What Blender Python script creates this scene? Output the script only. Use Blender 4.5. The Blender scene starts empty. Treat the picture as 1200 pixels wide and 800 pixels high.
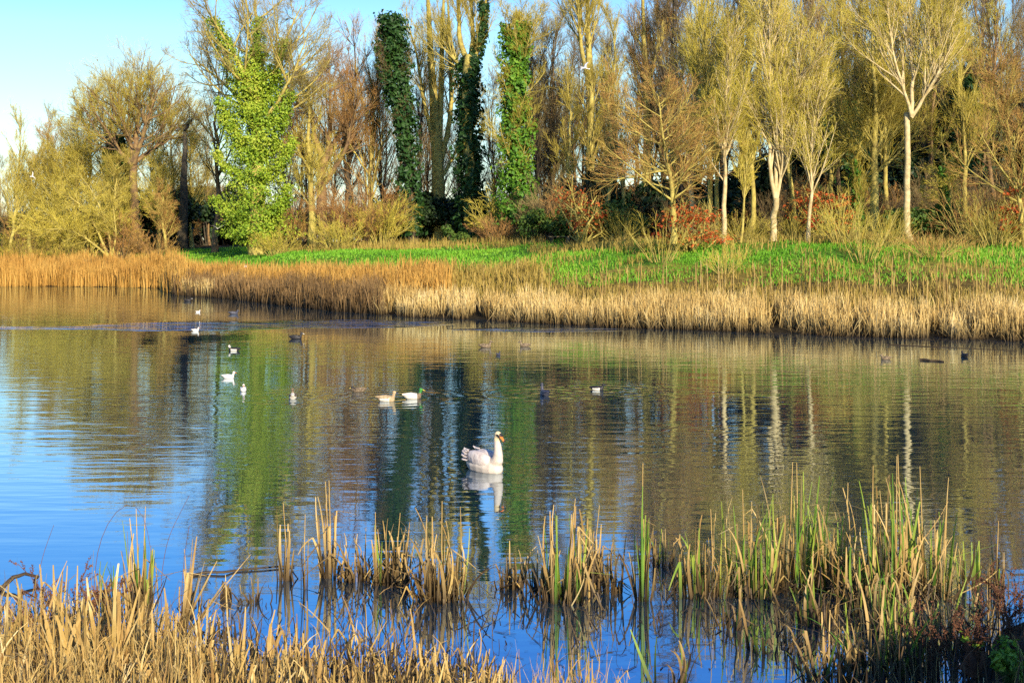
import bpy, bmesh, math
import numpy as np
from mathutils import Vector

# ------------------------------------------------------------------ camera, light, exposure
S = bpy.context.scene
COL = S.collection
F = 1500.0      # focal length in pixels of the 1200x800 photograph
HZ = 285.0      # horizon row
H = 4.0         # eye height over the water
cam_d = bpy.data.cameras.new('camera'); cam = bpy.data.objects.new('camera', cam_d); COL.objects.link(cam)
cam.location = (0, 0, H); cam.rotation_euler = (math.radians(90), 0, 0)
cam_d.sensor_width = 36; cam_d.lens = 36 * F / 1200; cam_d.shift_y = -(400 - HZ) / 1200
cam_d.clip_start = 0.1; cam_d.clip_end = 9000
S.camera = cam

SUN_AZ = math.radians(158)     # clockwise from +Y: behind the camera, to the right
SUN_EL = math.radians(21)
sv = Vector((math.sin(SUN_AZ) * math.cos(SUN_EL), math.cos(SUN_AZ) * math.cos(SUN_EL), math.sin(SUN_EL)))
sun_d = bpy.data.lights.new('sun', 'SUN'); sun = bpy.data.objects.new('sun', sun_d); COL.objects.link(sun)
sun.rotation_euler = sv.to_track_quat('Z', 'Y').to_euler()
sun_d.energy = 5.0; sun_d.angle = math.radians(0.5); sun_d.color = (1.0, 0.85, 0.62)

wd = bpy.data.worlds.new('World'); S.world = wd; wd.use_nodes = True
nt = wd.node_tree; nt.nodes.clear()
n_out = nt.nodes.new('ShaderNodeOutputWorld'); n_bg = nt.nodes.new('ShaderNodeBackground')
n_sky = nt.nodes.new('ShaderNodeTexSky'); n_sky.sky_type = 'NISHITA'; n_sky.sun_disc = False
n_sky.sun_elevation = SUN_EL; n_sky.sun_rotation = SUN_AZ
n_sky.air_density = 1.0; n_sky.dust_density = 0.6; n_sky.ozone_density = 2.0
n_hs = nt.nodes.new('ShaderNodeHueSaturation'); n_hs.inputs['Saturation'].default_value = 1.15
nt.links.new(n_sky.outputs[0], n_hs.inputs['Color'])
n_tc = nt.nodes.new('ShaderNodeTexCoord'); n_sep = nt.nodes.new('ShaderNodeSeparateXYZ')
nt.links.new(n_tc.outputs['Generated'], n_sep.inputs[0])
n_rp = nt.nodes.new('ShaderNodeValToRGB')
e = n_rp.color_ramp.elements
e[0].position = 0.02; e[0].color = (1.08, 1.1, 1.12, 1)
e[1].position = 0.5; e[1].color = (0.36, 0.72, 1.25, 1)
for p, c in ((0.10, (1.10, 1.22, 1.2, 1)), (0.16, (1.06, 1.2, 1.25, 1)), (0.19, (.86, 1.1, 1.32, 1)), (0.26, (0.50, 1.0, 1.45, 1)), (0.34, (0.38, 0.82, 1.5, 1))):
    x = n_rp.color_ramp.elements.new(p); x.color = c
nt.links.new(n_sep.outputs['Z'], n_rp.inputs['Fac'])
n_mul = nt.nodes.new('ShaderNodeMix'); n_mul.data_type = 'RGBA'; n_mul.blend_type = 'MULTIPLY'; n_mul.inputs['Factor'].default_value = 1
nt.links.new(n_hs.outputs[0], n_mul.inputs[6]); nt.links.new(n_rp.outputs[0], n_mul.inputs[7])
nt.links.new(n_mul.outputs[2], n_bg.inputs['Color']); n_bg.inputs['Strength'].default_value = 0.105
nt.links.new(n_bg.outputs[0], n_out.inputs['Surface'])

S.view_settings.view_transform = 'Standard'; S.view_settings.look = 'None'
S.view_settings.gamma = 1; S.view_settings.use_curve_mapping = False
S.view_settings.exposure = 0.70
S.render.engine = 'CYCLES'
S.cycles.use_denoising = False; S.cycles.max_bounces = 5; S.cycles.diffuse_bounces = 2; S.cycles.glossy_bounces = 3
S.cycles.transmission_bounces = 2; S.cycles.caustics_reflective = False; S.cycles.caustics_refractive = False

# ------------------------------------------------------------------ helpers
def pt(px, py, Y): return np.array([(px - 600) / F * Y, Y, H - (py - HZ) / F * Y])
def wat(px, py):
    Y = H * F / (py - HZ); return pt(px, py, Y)

SHORE = np.array([(-600, 190), (-200, 135), (0, 119), (130, 118), (190, 114), (207, 99), (250, 95), (330, 83), (400, 75), (500, 69.5),
                  (600, 66), (700, 62), (800, 60), (930, 57), (1000, 55.5), (1200, 53), (1500, 50), (2500, 46)], float)
PROF = np.array([(-8, -0.9), (-1, -0.12), (0, 0.03), (3, 0.35), (8, 1.25), (14, 2.25), (22, 3.0), (40, 3.65), (80, 3.95), (300, 4.3), (5000, 9)], float)
SCL = np.array([(-300, .8), (0, .82), (300, .93), (500, 1.08), (600, 1.15), (800, 1.3), (1000, 1.38), (1300, 1.38)], float)
NEAR = np.array([(-9, 13.2), (-6, 13.3), (-4, 12.5), (-2.2, 11.7), (-0.6, 11.5), (0.3, 11.2), (0.9, 11.3), (1.6, 10.3), (2.6, 9.6), (3.2, 9.9), (4.0, 11.4), (5.0, 13.2), (8, 16), (14, 19)], float)
def pxof(X, Y): return 600 + F * np.asarray(X) / np.maximum(np.asarray(Y), 18)
def shore_y(px): return np.interp(px, SHORE[:, 0], SHORE[:, 1])
def gz(X, Y):
    X = np.asarray(X, float); Y = np.asarray(Y, float)
    p = pxof(X, Y)
    d = Y - shore_y(p) + 0.5 * np.sin(X * 0.9 + 1.3 * np.sin(X * .37)) + .25 * np.sin(X * 2.3)
    zf = np.interp(d, PROF[:, 0], PROF[:, 1]); zf = np.where(zf > 0, zf * np.interp(p, SCL[:, 0], SCL[:, 1]), zf)
    zf = zf + np.where(d > 8, 0.10 * np.sin(X * .31 + Y * .12) + .06 * np.sin(X * .7 - Y * .4), 0)
    dn = np.interp(X, NEAR[:, 0], NEAR[:, 1]) - Y
    zn = np.where(dn > 0, np.minimum(dn * .2, 0.9 + dn * .08), np.maximum(dn * .25, -0.9))
    zn = np.minimum(zn, 2.3)
    return np.maximum(zf, zn)
def ground(px, Y):
    X = (px - 600) / F * Y; return np.array([X, Y, float(gz(X, Y))])
def front(px, d):              # point d metres behind the far shoreline
    Y = shore_y(px) + d; X = (px - 600) / F * Y
    return X, Y, gz(X, Y)

def make_mesh(name, V, Q, smooth=True, mi=None):
    V = np.ascontiguousarray(V, dtype=np.float32).reshape(-1, 3); Q = np.ascontiguousarray(Q, dtype=np.int32).reshape(-1, 4)
    me = bpy.data.meshes.new(name)
    me.vertices.add(len(V)); me.vertices.foreach_set('co', V.ravel())
    me.loops.add(Q.size); me.polygons.add(len(Q))
    me.loops.foreach_set('vertex_index', Q.ravel())
    me.polygons.foreach_set('loop_start', np.arange(0, Q.size, 4, dtype=np.int32))
    me.polygons.foreach_set('use_smooth', np.full(len(Q), smooth, dtype=bool))
    if mi is not None: me.polygons.foreach_set('material_index', np.asarray(mi, dtype=np.int32))
    me.update(calc_edges=True)
    return me
def link(name, me, mats, parent=None, loc=None):
    o = bpy.data.objects.new(name, me); COL.objects.link(o)
    for m in (mats if isinstance(mats, (list, tuple)) else [mats]): me.materials.append(m)
    if parent is not None: o.parent = parent
    if loc is not None: o.location = loc
    return o
def tag(o, label=None, cat=None, group=None, kind=None):
    if label: o['label'] = label
    if cat: o['category'] = cat
    if group: o['group'] = group
    if kind: o['kind'] = kind
    return o
def thing(name, label, cat, loc, group=None, rz=0):
    o = bpy.data.objects.new(name, None); COL.objects.link(o); o.location = loc; o.rotation_euler = (0, 0, rz)
    o.empty_display_size = .2
    return tag(o, label, cat, group)
def copy_tree(o, parent=None):
    c = o.copy(); COL.objects.link(c)
    if parent is not None: c.parent = parent
    for ch in list(o.children): copy_tree(ch, c)
    return c

class Geo:                    # gathers quads of one mesh
    def __init__(s): s.V = []; s.Q = []; s.n = 0; s.M = []
    def add(s, V, Q, m=0):
        V = np.asarray(V, float).reshape(-1, 3); Q = np.asarray(Q, int).reshape(-1, 4)
        s.V.append(V); s.Q.append(Q + s.n); s.n += len(V); s.M.append(np.full(len(Q), m)); return s
    def mesh(s, name, smooth=True): return make_mesh(name, np.concatenate(s.V), np.concatenate(s.Q), smooth, np.concatenate(s.M))
    def build(s, name, mats, parent=None, smooth=True): return link(name, s.mesh(name, smooth), mats, parent)

def nrm(a): return a / np.maximum(np.linalg.norm(a, axis=-1, keepdims=True), 1e-9)
def tubes(P, R, sides=4):
    N, K, _ = P.shape
    T = nrm(np.gradient(P, axis=1))
    mean = nrm(P[:, -1] - P[:, 0])
    ref = np.where(np.abs(mean[:, 2:3]) < .8, np.array([[0, 0, 1.]]), np.array([[1., 0, 0]]))[:, None, :]
    U = nrm(np.cross(T, ref)); W = np.cross(T, U)
    a = np.arange(sides) / sides * 2 * np.pi
    V = P[:, :, None, :] + R[:, :, None, None] * (np.cos(a)[None, None, :, None] * U[:, :, None, :] + np.sin(a)[None, None, :, None] * W[:, :, None, :])
    i = np.arange(N)[:, None, None] * K * sides; k = np.arange(K - 1)[None, :, None] * sides; j = np.arange(sides)[None, None, :]
    j2 = (j + 1) % sides
    Q = np.stack(np.broadcast_arrays(i + k + j, i + k + j2, i + k + sides + j2, i + k + sides + j), -1)
    return V.reshape(-1, 3), Q.reshape(-1, 4)
def leaves(C, size, rng, normal=None, spread=1.0, aspect=1.4):
    N = len(C)
    n = rng.normal(size=(N, 3)) * spread
    if normal is not None: n = n + normal
    n = nrm(n); u = nrm(np.cross(n, rng.normal(size=(N, 3)))); v = np.cross(n, u)
    s = (size * rng.uniform(.6, 1.3, N))[:, None]
    V = np.stack([C - u * s * aspect * .5, C + v * s * .42 + n * s * .12, C + u * s * aspect * .5, C - v * s * .42 + n * s * .12], 1)
    return V.reshape(-1, 3), np.arange(N * 4).reshape(-1, 4)
def blades(B, h, az, lean, bend, w, rng, K=6, kink=None, kang=1.6, face=None, tipw=.12):
    N = len(B)
    t = np.linspace(0, 1, K)
    th = lean[:, None] + bend[:, None] * t[None] ** 2
    if kink is not None: th = th + np.where(t[None] > kink[:, None], kang, 0)
    step = (h / (K - 1))[:, None]
    dx = np.sin(th) * step; dz = np.cos(th) * step
    hx = np.concatenate([np.zeros((N, 1)), np.cumsum(dx[:, :-1], 1)], 1); hz = np.concatenate([np.zeros((N, 1)), np.cumsum(dz[:, :-1], 1)], 1)
    P = B[:, None, :] + np.stack([hx * np.cos(az)[:, None], hx * np.sin(az)[:, None], hz], -1)
    fa = rng.uniform(0, np.pi, N) if face is None else face
    W = np.stack([np.cos(fa), np.sin(fa), np.zeros(N)], -1)
    prof = np.where(t < .15, .75 + t * 1.6, 1 - (1 - tipw) * np.clip((t - .15) / .85, 0, 1) ** 1.8)
    hw = (w * .5)[:, None, None] * prof[None, :, None] * W[:, None, :]
    V = np.stack([P - hw, P + hw], 2)
    i = np.arange(N)[:, None] * K * 2; k = np.arange(K - 1)[None] * 2
    Q = np.stack([i + k, i + k + 1, i + k + 3, i + k + 2], -1)
    return V.reshape(-1, 3), Q.reshape(-1, 4)

# ------------------------------------------------------------------ materials
def mat(name, cols, rough=.75, noise=None, island=False, obj=False, transl=0.0, bump=0.0, zgrad=None, spec=.3):
    m = bpy.data.materials.new(name); m.use_nodes = True
    t = m.node_tree; t.nodes.clear(); L = t.links.new
    out = t.nodes.new('ShaderNodeOutputMaterial'); b = t.nodes.new('ShaderNodeBsdfPrincipled')
    b.inputs['Roughness'].default_value = rough; b.inputs['Specular IOR Level'].default_value = spec
    ramp = t.nodes.new('ShaderNodeValToRGB'); el = ramp.color_ramp.elements
    n = len(cols)
    el[0].position = 0; el[0].color = (*cols[0], 1); el[1].position = 1; el[1].color = (*cols[-1], 1)
    for i in range(1, n - 1):
        x = el.new(i / (n - 1)); x.color = (*cols[i], 1)
    srcs = []
    if island:
        g = t.nodes.new('ShaderNodeNewGeometry'); srcs.append((g.outputs['Random Per Island'], .55))
    if obj:
        g = t.nodes.new('ShaderNodeObjectInfo'); srcs.append((g.outputs['Random'], .35))
    tc = t.nodes.new('ShaderNodeTexCoord')
    if noise:
        nz = t.nodes.new('ShaderNodeTexNoise'); nz.inputs['Scale'].default_value = noise; nz.inputs['Detail'].default_value = 4
        mp = t.nodes.new('ShaderNodeMapRange'); mp.inputs['From Min'].default_value = .3; mp.inputs['From Max'].default_value = .7
        L(tc.outputs['Object'], nz.inputs['Vector']); L(nz.outputs['Fac'], mp.inputs['Value']); srcs.append((mp.outputs[0], 1.0 if not (island or obj) else .6))
    tot = sum(w for _, w in srcs) or 1
    acc = None
    for s, w in srcs:
        mu = t.nodes.new('ShaderNodeMath'); mu.operation = 'MULTIPLY'; mu.inputs[1].default_value = w / tot; L(s, mu.inputs[0])
        if acc is None: acc = mu.outputs[0]
        else:
            ad = t.nodes.new('ShaderNodeMath'); ad.operation = 'ADD'; L(acc, ad.inputs[0]); L(mu.outputs[0], ad.inputs[1]); acc = ad.outputs[0]
    if acc is not None: L(acc, ramp.inputs['Fac'])
    col = ramp.outputs[0]
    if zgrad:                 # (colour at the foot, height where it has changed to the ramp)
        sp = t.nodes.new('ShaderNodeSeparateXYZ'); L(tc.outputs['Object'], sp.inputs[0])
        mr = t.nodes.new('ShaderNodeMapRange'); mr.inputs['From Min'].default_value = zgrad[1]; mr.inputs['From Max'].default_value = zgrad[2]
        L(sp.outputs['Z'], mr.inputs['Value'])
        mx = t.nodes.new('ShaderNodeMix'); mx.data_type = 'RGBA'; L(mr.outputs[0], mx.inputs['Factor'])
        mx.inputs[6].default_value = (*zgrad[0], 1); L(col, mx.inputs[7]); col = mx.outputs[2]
    L(col, b.inputs['Base Color'])
    if bump and noise:
        bp = t.nodes.new('ShaderNodeBump'); bp.inputs['Strength'].default_value = bump; bp.inputs['Distance'].default_value = .05
        L(nz.outputs['Fac'], bp.inputs['Height']); L(bp.outputs[0], b.inputs['Normal'])
    if transl:
        tr = t.nodes.new('ShaderNodeBsdfTranslucent'); L(col, tr.inputs['Color'])
        ms = t.nodes.new('ShaderNodeMixShader'); ms.inputs[0].default_value = transl
        L(b.outputs[0], ms.inputs[1]); L(tr.outputs[0], ms.inputs[2]); L(ms.outputs[0], out.inputs['Surface'])
    else: L(b.outputs[0], out.inputs['Surface'])
    return m

M = {}
M['bark'] = mat('lichen bark', [(.20, .155, .05), (.38, .31, .075), (.50, .42, .12)], .85, noise=2.2, bump=.6)
M['bark_brown'] = mat('brown bark', [(.10, .06, .035), (.20, .125, .06), (.30, .21, .08)], .9, noise=2.0, bump=.6)
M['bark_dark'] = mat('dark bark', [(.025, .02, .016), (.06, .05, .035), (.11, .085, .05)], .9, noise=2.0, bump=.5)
M['bark_pale'] = mat('pale birch bark', [(.36, .27, .13), (.50, .40, .21), (.62, .52, .30)], .8, noise=3.0, bump=.4)
M['twig'] = mat('olive twig', [(.24, .185, .03), (.40, .32, .045), (.52, .43, .075)], .8, noise=.5, obj=True)
M['twig_gold'] = mat('golden twig', [(.34, .27, .035), (.52, .43, .06), (.62, .52, .10)], .8, noise=.5, obj=True)
M['twig_red'] = mat('reddish twig', [(.28, .13, .05), (.42, .23, .07), (.46, .33, .07)], .8, noise=.4, obj=True)
M['twig_grey'] = mat('grey brown twig', [(.16, .12, .06), (.26, .20, .085), (.36, .28, .09)], .8, noise=.4, obj=True)
M['twig_shade'] = mat('shaded brown twig', [(.09, .068, .04), (.16, .12, .055), (.24, .18, .07)], .8, noise=.4, obj=True)  # self-shading of the back wood put into a darker twig colour
M['twig_dark'] = mat('dark twig', [(.03, .022, .018), (.07, .05, .035), (.12, .08, .04)], .85, noise=.4, obj=True)
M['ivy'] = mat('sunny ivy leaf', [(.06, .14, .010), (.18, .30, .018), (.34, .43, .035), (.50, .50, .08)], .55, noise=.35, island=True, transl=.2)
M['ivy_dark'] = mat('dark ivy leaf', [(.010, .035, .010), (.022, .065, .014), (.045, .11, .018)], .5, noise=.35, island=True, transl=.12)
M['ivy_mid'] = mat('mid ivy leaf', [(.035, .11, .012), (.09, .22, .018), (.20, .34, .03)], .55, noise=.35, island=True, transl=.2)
M['holly'] = mat('evergreen leaf', [(.008, .02, .008), (.018, .04, .012), (.04, .075, .016)], .5, noise=.5, island=True, transl=.1)
M['bramble'] = mat('bramble leaf', [(.03, .07, .014), (.08, .15, .022), (.19, .22, .04)], .6, noise=.6, island=True, transl=.2)
M['beech_leaf'] = mat('copper beech leaf', [(.20, .04, .014), (.44, .075, .018), (.54, .14, .03), (.42, .18, .05)], .65, noise=.6, island=True, transl=.3)
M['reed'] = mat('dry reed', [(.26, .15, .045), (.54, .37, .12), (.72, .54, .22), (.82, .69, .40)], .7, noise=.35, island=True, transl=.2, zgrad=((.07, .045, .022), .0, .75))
M['reed_shaded'] = mat('brown reed', [(.05, .028, .012), (.15, .09, .035), (.28, .17, .065), (.42, .28, .12)], .75, noise=.35, island=True, transl=.12, zgrad=((.04, .027, .014), .0, .9))  # brown reed darkened to carry the bend's shade, blackest at the foot
M['reed_rust'] = mat('rusty reed', [(.30, .15, .03), (.50, .28, .06), (.64, .42, .11)], .7, noise=.3, island=True, transl=.2)
M['bankgrass'] = mat('tawny bank grass', [(.16, .12, .02), (.33, .24, .045), (.42, .30, .08), (.26, .27, .04)], .75, noise=.25, island=True, transl=.2)
M['turf'] = mat('meadow grass', [(.09, .24, .012), (.15, .38, .02), (.28, .46, .04)], .6, noise=.22, island=True, transl=.25)
M['straw'] = mat('bleached straw leaf', [(.07, .04, .015), (.28, .16, .05), (.50, .33, .11), (.46, .31, .09), (.66, .50, .21), (.80, .67, .40)], .65, noise=2., island=True, transl=.2)
M['straw_graded'] = mat('straw leaf with a wet dark foot', [(.28, .16, .05), (.46, .30, .10), (.62, .44, .17), (.72, .56, .28)], .6, noise=2., island=True, transl=.2, zgrad=((.05, .03, .015), -.02, .55))  # leaf colour darkens towards the foot
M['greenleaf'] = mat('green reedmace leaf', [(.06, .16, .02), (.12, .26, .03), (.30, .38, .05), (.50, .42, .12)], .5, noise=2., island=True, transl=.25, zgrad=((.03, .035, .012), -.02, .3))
M['darkreed'] = mat('rotten and hollow shade leaf', [(.02, .014, .008), (.06, .04, .02), (.12, .08, .04)], .6, noise=2., island=True)  # rotten leaves, also the painted dark of shaded hollows
M['seedhead'] = mat('brown seed head', [(.07, .03, .018), (.14, .06, .03), (.22, .10, .05)], .85, noise=8., island=True)
M['wood'] = mat('weathered wood', [(.13, .09, .055), (.26, .19, .10), (.36, .28, .15)], .8, noise=6., bump=.4)
M['swan'] = mat('creamy swan feather', [(.48, .40, .33), (.58, .50, .42), (.62, .55, .47)], .7, noise=7.)
M['white'] = mat('white feather', [(.74, .68, .62), (.82, .77, .71)], .6, noise=9.)
M['swanwing'] = mat('pink shaded wing feather', [(.46, .38, .34), (.60, .52, .47), (.68, .61, .56)], .6, noise=11., bump=.35)  # pinkish shading of the wing put into its colour
M['cream'] = mat('cream stained feather', [(.62, .46, .24), (.70, .58, .38)], .6, noise=9.)
M['gullgrey'] = mat('pale grey feather', [(.42, .45, .50), (.52, .54, .58)], .6, noise=9.)
M['orange'] = mat('orange bill', [(.72, .16, .03), (.8, .24, .05)], .4, noise=12.)
M['yellow'] = mat('yellow bill', [(.62, .46, .05), (.72, .56, .08)], .4, noise=12.)
M['black'] = mat('black feather', [(.012, .011, .013), (.03, .028, .03)], .5, noise=9.)
M['green'] = mat('glossy green head feather', [(.02, .14, .03), (.06, .26, .04)], .3, noise=9.)
M['brown'] = mat('mottled brown feather', [(.05, .036, .022), (.16, .115, .07), (.30, .23, .15)], .7, noise=22.)
M['tan'] = mat('tan feather', [(.28, .19, .10), (.55, .42, .25)], .7, noise=16.)
M['palegrey'] = mat('pale flank feather', [(.58, .53, .45), (.72, .67, .58)], .7, noise=16.)
M['slate'] = mat('slate feather', [(.03, .035, .055), (.08, .08, .11)], .5, noise=16.)
M['red'] = mat('red plate paint', [(.5, .04, .03), (.6, .06, .04)], .5, noise=6.)

# ground: tawny bank, green meadow, dark wood floor, by distance from the shore
def ground_mat():
    m = bpy.data.materials.new('ground'); m.use_nodes = True
    t = m.node_tree; L = t.links.new; b = t.nodes['Principled BSDF']; b.inputs['Roughness'].default_value = .9; b.inputs['Specular IOR Level'].default_value = .1
    at = t.nodes.new('ShaderNodeAttribute'); at.attribute_name = 'zone'
    tc = t.nodes.new('ShaderNodeTexCoord')
    nz = t.nodes.new('ShaderNodeTexNoise'); nz.inputs['Scale'].default_value = .35; nz.inputs['Detail'].default_value = 8; nz.inputs['Roughness'].default_value = .65
    L(tc.outputs['Object'], nz.inputs['Vector'])
    ma = t.nodes.new('ShaderNodeMath'); ma.operation = 'MULTIPLY_ADD'; L(nz.outputs['Fac'], ma.inputs[0]); ma.inputs[1].default_value = .18
    L(at.outputs['Fac'], ma.inputs[2])
    rp = t.nodes.new('ShaderNodeValToRGB'); el = rp.color_ramp.elements
    el[0].position = .05; el[0].color = (.022, .018, .010, 1); el[1].position = 1; el[1].color = (.03, .022, .012, 1)
    for p, c in ((.20, (.035, .025, .012)), (.30, (.16, .11, .03)), (.42, (.24, .20, .04)), (.50, (.10, .24, .02)), (.72, (.12, .28, .025)), (.80, (.20, .18, .04)), (.88, (.08, .06, .025))):
        x = el.new(p); x.color = (*c, 1)
    L(ma.outputs[0], rp.inputs['Fac'])
    n2 = t.nodes.new('ShaderNodeTexNoise'); n2.inputs['Scale'].default_value = 3.; n2.inputs['Detail'].default_value = 6; L(tc.outputs['Object'], n2.inputs['Vector'])
    mr = t.nodes.new('ShaderNodeMapRange'); mr.inputs['From Min'].default_value = .3; mr.inputs['From Max'].default_value = .7; mr.inputs['To Min'].default_value = .55; mr.inputs['To Max'].default_value = 1.25
    L(n2.outputs['Fac'], mr.inputs['Value'])
    mx = t.nodes.new('ShaderNodeMix'); mx.data_type = 'RGBA'; mx.blend_type = 'MULTIPLY'; mx.inputs['Factor'].default_value = 1
    L(rp.outputs[0], mx.inputs[6]); L(mr.outputs[0], mx.inputs[7]); L(mx.outputs[2], b.inputs['Base Color'])
    bp = t.nodes.new('ShaderNodeBump'); bp.inputs['Strength'].default_value = .8; bp.inputs['Distance'].default_value = .12; L(n2.outputs['Fac'], bp.inputs['Height']); L(bp.outputs[0], b.inputs['Normal'])
    return m

def water_mat():
    m = bpy.data.materials.new('lake water'); m.use_nodes = True
    t = m.node_tree; t.nodes.clear(); L = t.links.new
    def N(k): return t.nodes.new('ShaderNode' + k)
    def math_(op, a, b=None, c=None):
        n = N('Math'); n.operation = op
        for i, v in enumerate((a, b, c)):
            if v is None: continue
            if isinstance(v, (int, float)): n.inputs[i].default_value = v
            else: L(v, n.inputs[i])
        return n.outputs[0]
    out = N('OutputMaterial'); tc = N('TexCoord'); sp = N('SeparateXYZ'); L(tc.outputs['Object'], sp.inputs[0])
    X, Y = sp.outputs['X'], sp.outputs['Y']
    def noise(scale, sx, sy, detail, rough=.5, rot=0.):
        mp = N('Mapping'); mp.inputs['Scale'].default_value = (sx, sy, 1); mp.inputs['Rotation'].default_value = (0, 0, rot); L(tc.outputs['Object'], mp.inputs['Vector'])
        n = N('TexNoise'); n.inputs['Scale'].default_value = scale; n.inputs['Detail'].default_value = detail; n.inputs['Roughness'].default_value = rough
        L(mp.outputs[0], n.inputs['Vector']); return n.outputs['Fac']
    fine = noise(2.7, .30, 1., 2.0, .45, .06)
    mid = noise(1.1, .30, 1., 1.0, .5, -.05)
    big = noise(.09, .6, 1.6, 2.0)
    # breeze: calm beside the near bank, ruffled in the middle, patchy
    br = N('MapRange'); br.interpolation_type = 'SMOOTHSTEP'; br.inputs['From Min'].default_value = 13.5; br.inputs['From Max'].default_value = 27; br.inputs['To Min'].default_value = .22; br.inputs['To Max'].default_value = 1.
    L(Y, br.inputs['Value'])
    pat = N('MapRange'); pat.inputs['From Min'].default_value = .35; pat.inputs['From Max'].default_value = .62; pat.inputs['To Min'].default_value = .45; pat.inputs['To Max'].default_value = 1.25
    L(big, pat.inputs['Value'])
    amp = math_('MULTIPLY', br.outputs[0], pat.outputs[0])
    fa_ = N('MapRange'); fa_.interpolation_type = 'SMOOTHSTEP'; fa_.inputs['From Min'].default_value = 24; fa_.inputs['From Max'].default_value = 60; fa_.inputs['To Min'].default_value = 1.; fa_.inputs['To Max'].default_value = .55
    L(Y, fa_.inputs['Value']); amp = math_('MULTIPLY', amp, fa_.outputs[0])
    def patch(cx, cy, rx, ry):
        a = math_('DIVIDE', math_('SUBTRACT', X, cx), rx); b = math_('DIVIDE', math_('SUBTRACT', Y, cy), ry)
        d = math_('ADD', math_('MULTIPLY', a, a), math_('MULTIPLY', b, b))
        r = N('MapRange'); r.interpolation_type = 'SMOOTHSTEP'; r.inputs['From Min'].default_value = 1.25; r.inputs['From Max'].default_value = .6; L(d, r.inputs['Value']); return r.outputs[0]
    gust = None
    for c in GUSTS:
        q = patch(*c); gust = q if gust is None else math_('MAXIMUM', gust, q)
    edge = noise(.8, .25, 1.4, 2.)
    er = N('MapRange'); er.inputs['From Min'].default_value = .38; er.inputs['From Max'].default_value = .58; L(edge, er.inputs['Value'])
    gust = math_('MULTIPLY', gust, er.outputs[0])
    amp = math_('MULTIPLY_ADD', gust, 6.5, amp)
    # rings spreading from the swimming birds
    hgt = math_('ADD', math_('MULTIPLY', fine, .0135), math_('MULTIPLY', mid, .010))
    hgt = math_('MULTIPLY', hgt, amp)
    ring = None
    for (cx, cy, lam, rad, a) in RINGS:
        dx = math_('SUBTRACT', X, cx); dy = math_('SUBTRACT', Y, cy)
        r = math_('SQRT', math_('ADD', math_('MULTIPLY', dx, dx), math_('MULTIPLY', dy, dy)))
        w = math_('SINE', math_('MULTIPLY', r, 2 * math.pi / lam))
        fa = N('MapRange'); fa.interpolation_type = 'SMOOTHSTEP'; fa.inputs['From Min'].default_value = rad; fa.inputs['From Max'].default_value = .2; L(r, fa.inputs['Value'])
        w = math_('MULTIPLY', math_('MULTIPLY', w, fa.outputs[0]), a)
        ring = w if ring is None else math_('ADD', ring, w)
    hgt = math_('ADD', hgt, ring)
    bp = N('Bump'); bp.inputs['Strength'].default_value = 1.; bp.inputs['Distance'].default_value = 1.; L(hgt, bp.inputs['Height'])
    fr = N('Fresnel'); fr.inputs['IOR'].default_value = 1.75; L(bp.outputs[0], fr.inputs['Normal'])
    fb = math_('MULTIPLY_ADD', fr.outputs[0], .62, .37)
    gl = N('BsdfGlossy'); gl.inputs['Roughness'].default_value = .02; gl.inputs['Color'].default_value = (.80, .91, 1., 1); L(bp.outputs[0], gl.inputs['Normal'])
    df = N('BsdfDiffuse'); df.inputs['Color'].default_value = (.012, .028, .05, 1)
    mx = N('MixShader'); L(fb, mx.inputs[0]); L(df.outputs[0], mx.inputs[1]); L(gl.outputs[0], mx.inputs[2]); L(mx.outputs[0], out.inputs['Surface'])
    return m

# ------------------------------------------------------------------ ground and water
xs = np.unique(np.concatenate([np.linspace(-4000, -140, 14), np.linspace(-140, 140, 281), np.linspace(140, 4000, 14)]))
ys = np.unique(np.concatenate([np.linspace(-300, -12, 8), np.linspace(-12, 170, 365), np.linspace(170, 6000, 22)]))
GX, GY = np.meshgrid(xs, ys)
rng = np.random.default_rng(3)
GZ = gz(GX, GY)
GZ = GZ + np.where(GZ > .15, rng.normal(size=GZ.shape) * .035, 0)
nx, ny = len(xs), len(ys)
idx = np.arange(nx * ny).reshape(ny, nx)
Q = np.stack([idx[:-1, :-1], idx[:-1, 1:], idx[1:, 1:], idx[1:, :-1]], -1).reshape(-1, 4)
me = make_mesh('ground', np.stack([GX, GY, GZ], -1).reshape(-1, 3), Q)
dd = GY - shore_y(pxof(GX, GY))
zone = np.interp(dd, [-2, 3, 7, 11, 14, 24, 27, 30, 40], [0, .06, .14, .26, .42, .55, .64, .72, .9])
PXG = pxof(GX, GY)
wide = np.interp(dd, [-2, 3, 7, 10, 13, 40, 44, 50, 60], [0, .06, .14, .28, .42, .5, .62, .72, .9])
wgt = np.clip((640 - PXG) / 200, 0, 1)
zone = zone * (1 - wgt) + wide * wgt
zone = np.where(GY < 30, .04, zone)
a = me.attributes.new('zone', 'FLOAT', 'POINT'); a.data.foreach_set('value', zone.astype(np.float32).ravel())
tag(link('ground', me, ground_mat()), kind='structure')

GUSTS = [(*wat(225, 382)[:2], 5.2, 3.4), (*wat(120, 384)[:2], 7., 1.1), (*wat(410, 379)[:2], 5.0, 3.4), (*wat(640, 386)[:2], 4.2, 1.6)]
RINGS = [(*wat(570, 551)[:2], .36, 2.4, .0005), (*wat(345, 465)[:2], .5, 3.2, .0028), (*wat(455, 467)[:2], .5, 4.0, .0028),
         (*wat(637, 462)[:2], .5, 3.0, .003), (*wat(701, 457)[:2], .5, 3.4, .003), (*wat(240, 388)[:2], .6, 4., .003)]
tag(link('water', make_mesh('water', [(-300, 4, 0), (300, 4, 0), (300, 230, 0), (-300, 230, 0)], [(0, 1, 2, 3)], False), water_mat()), kind='structure')

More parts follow.
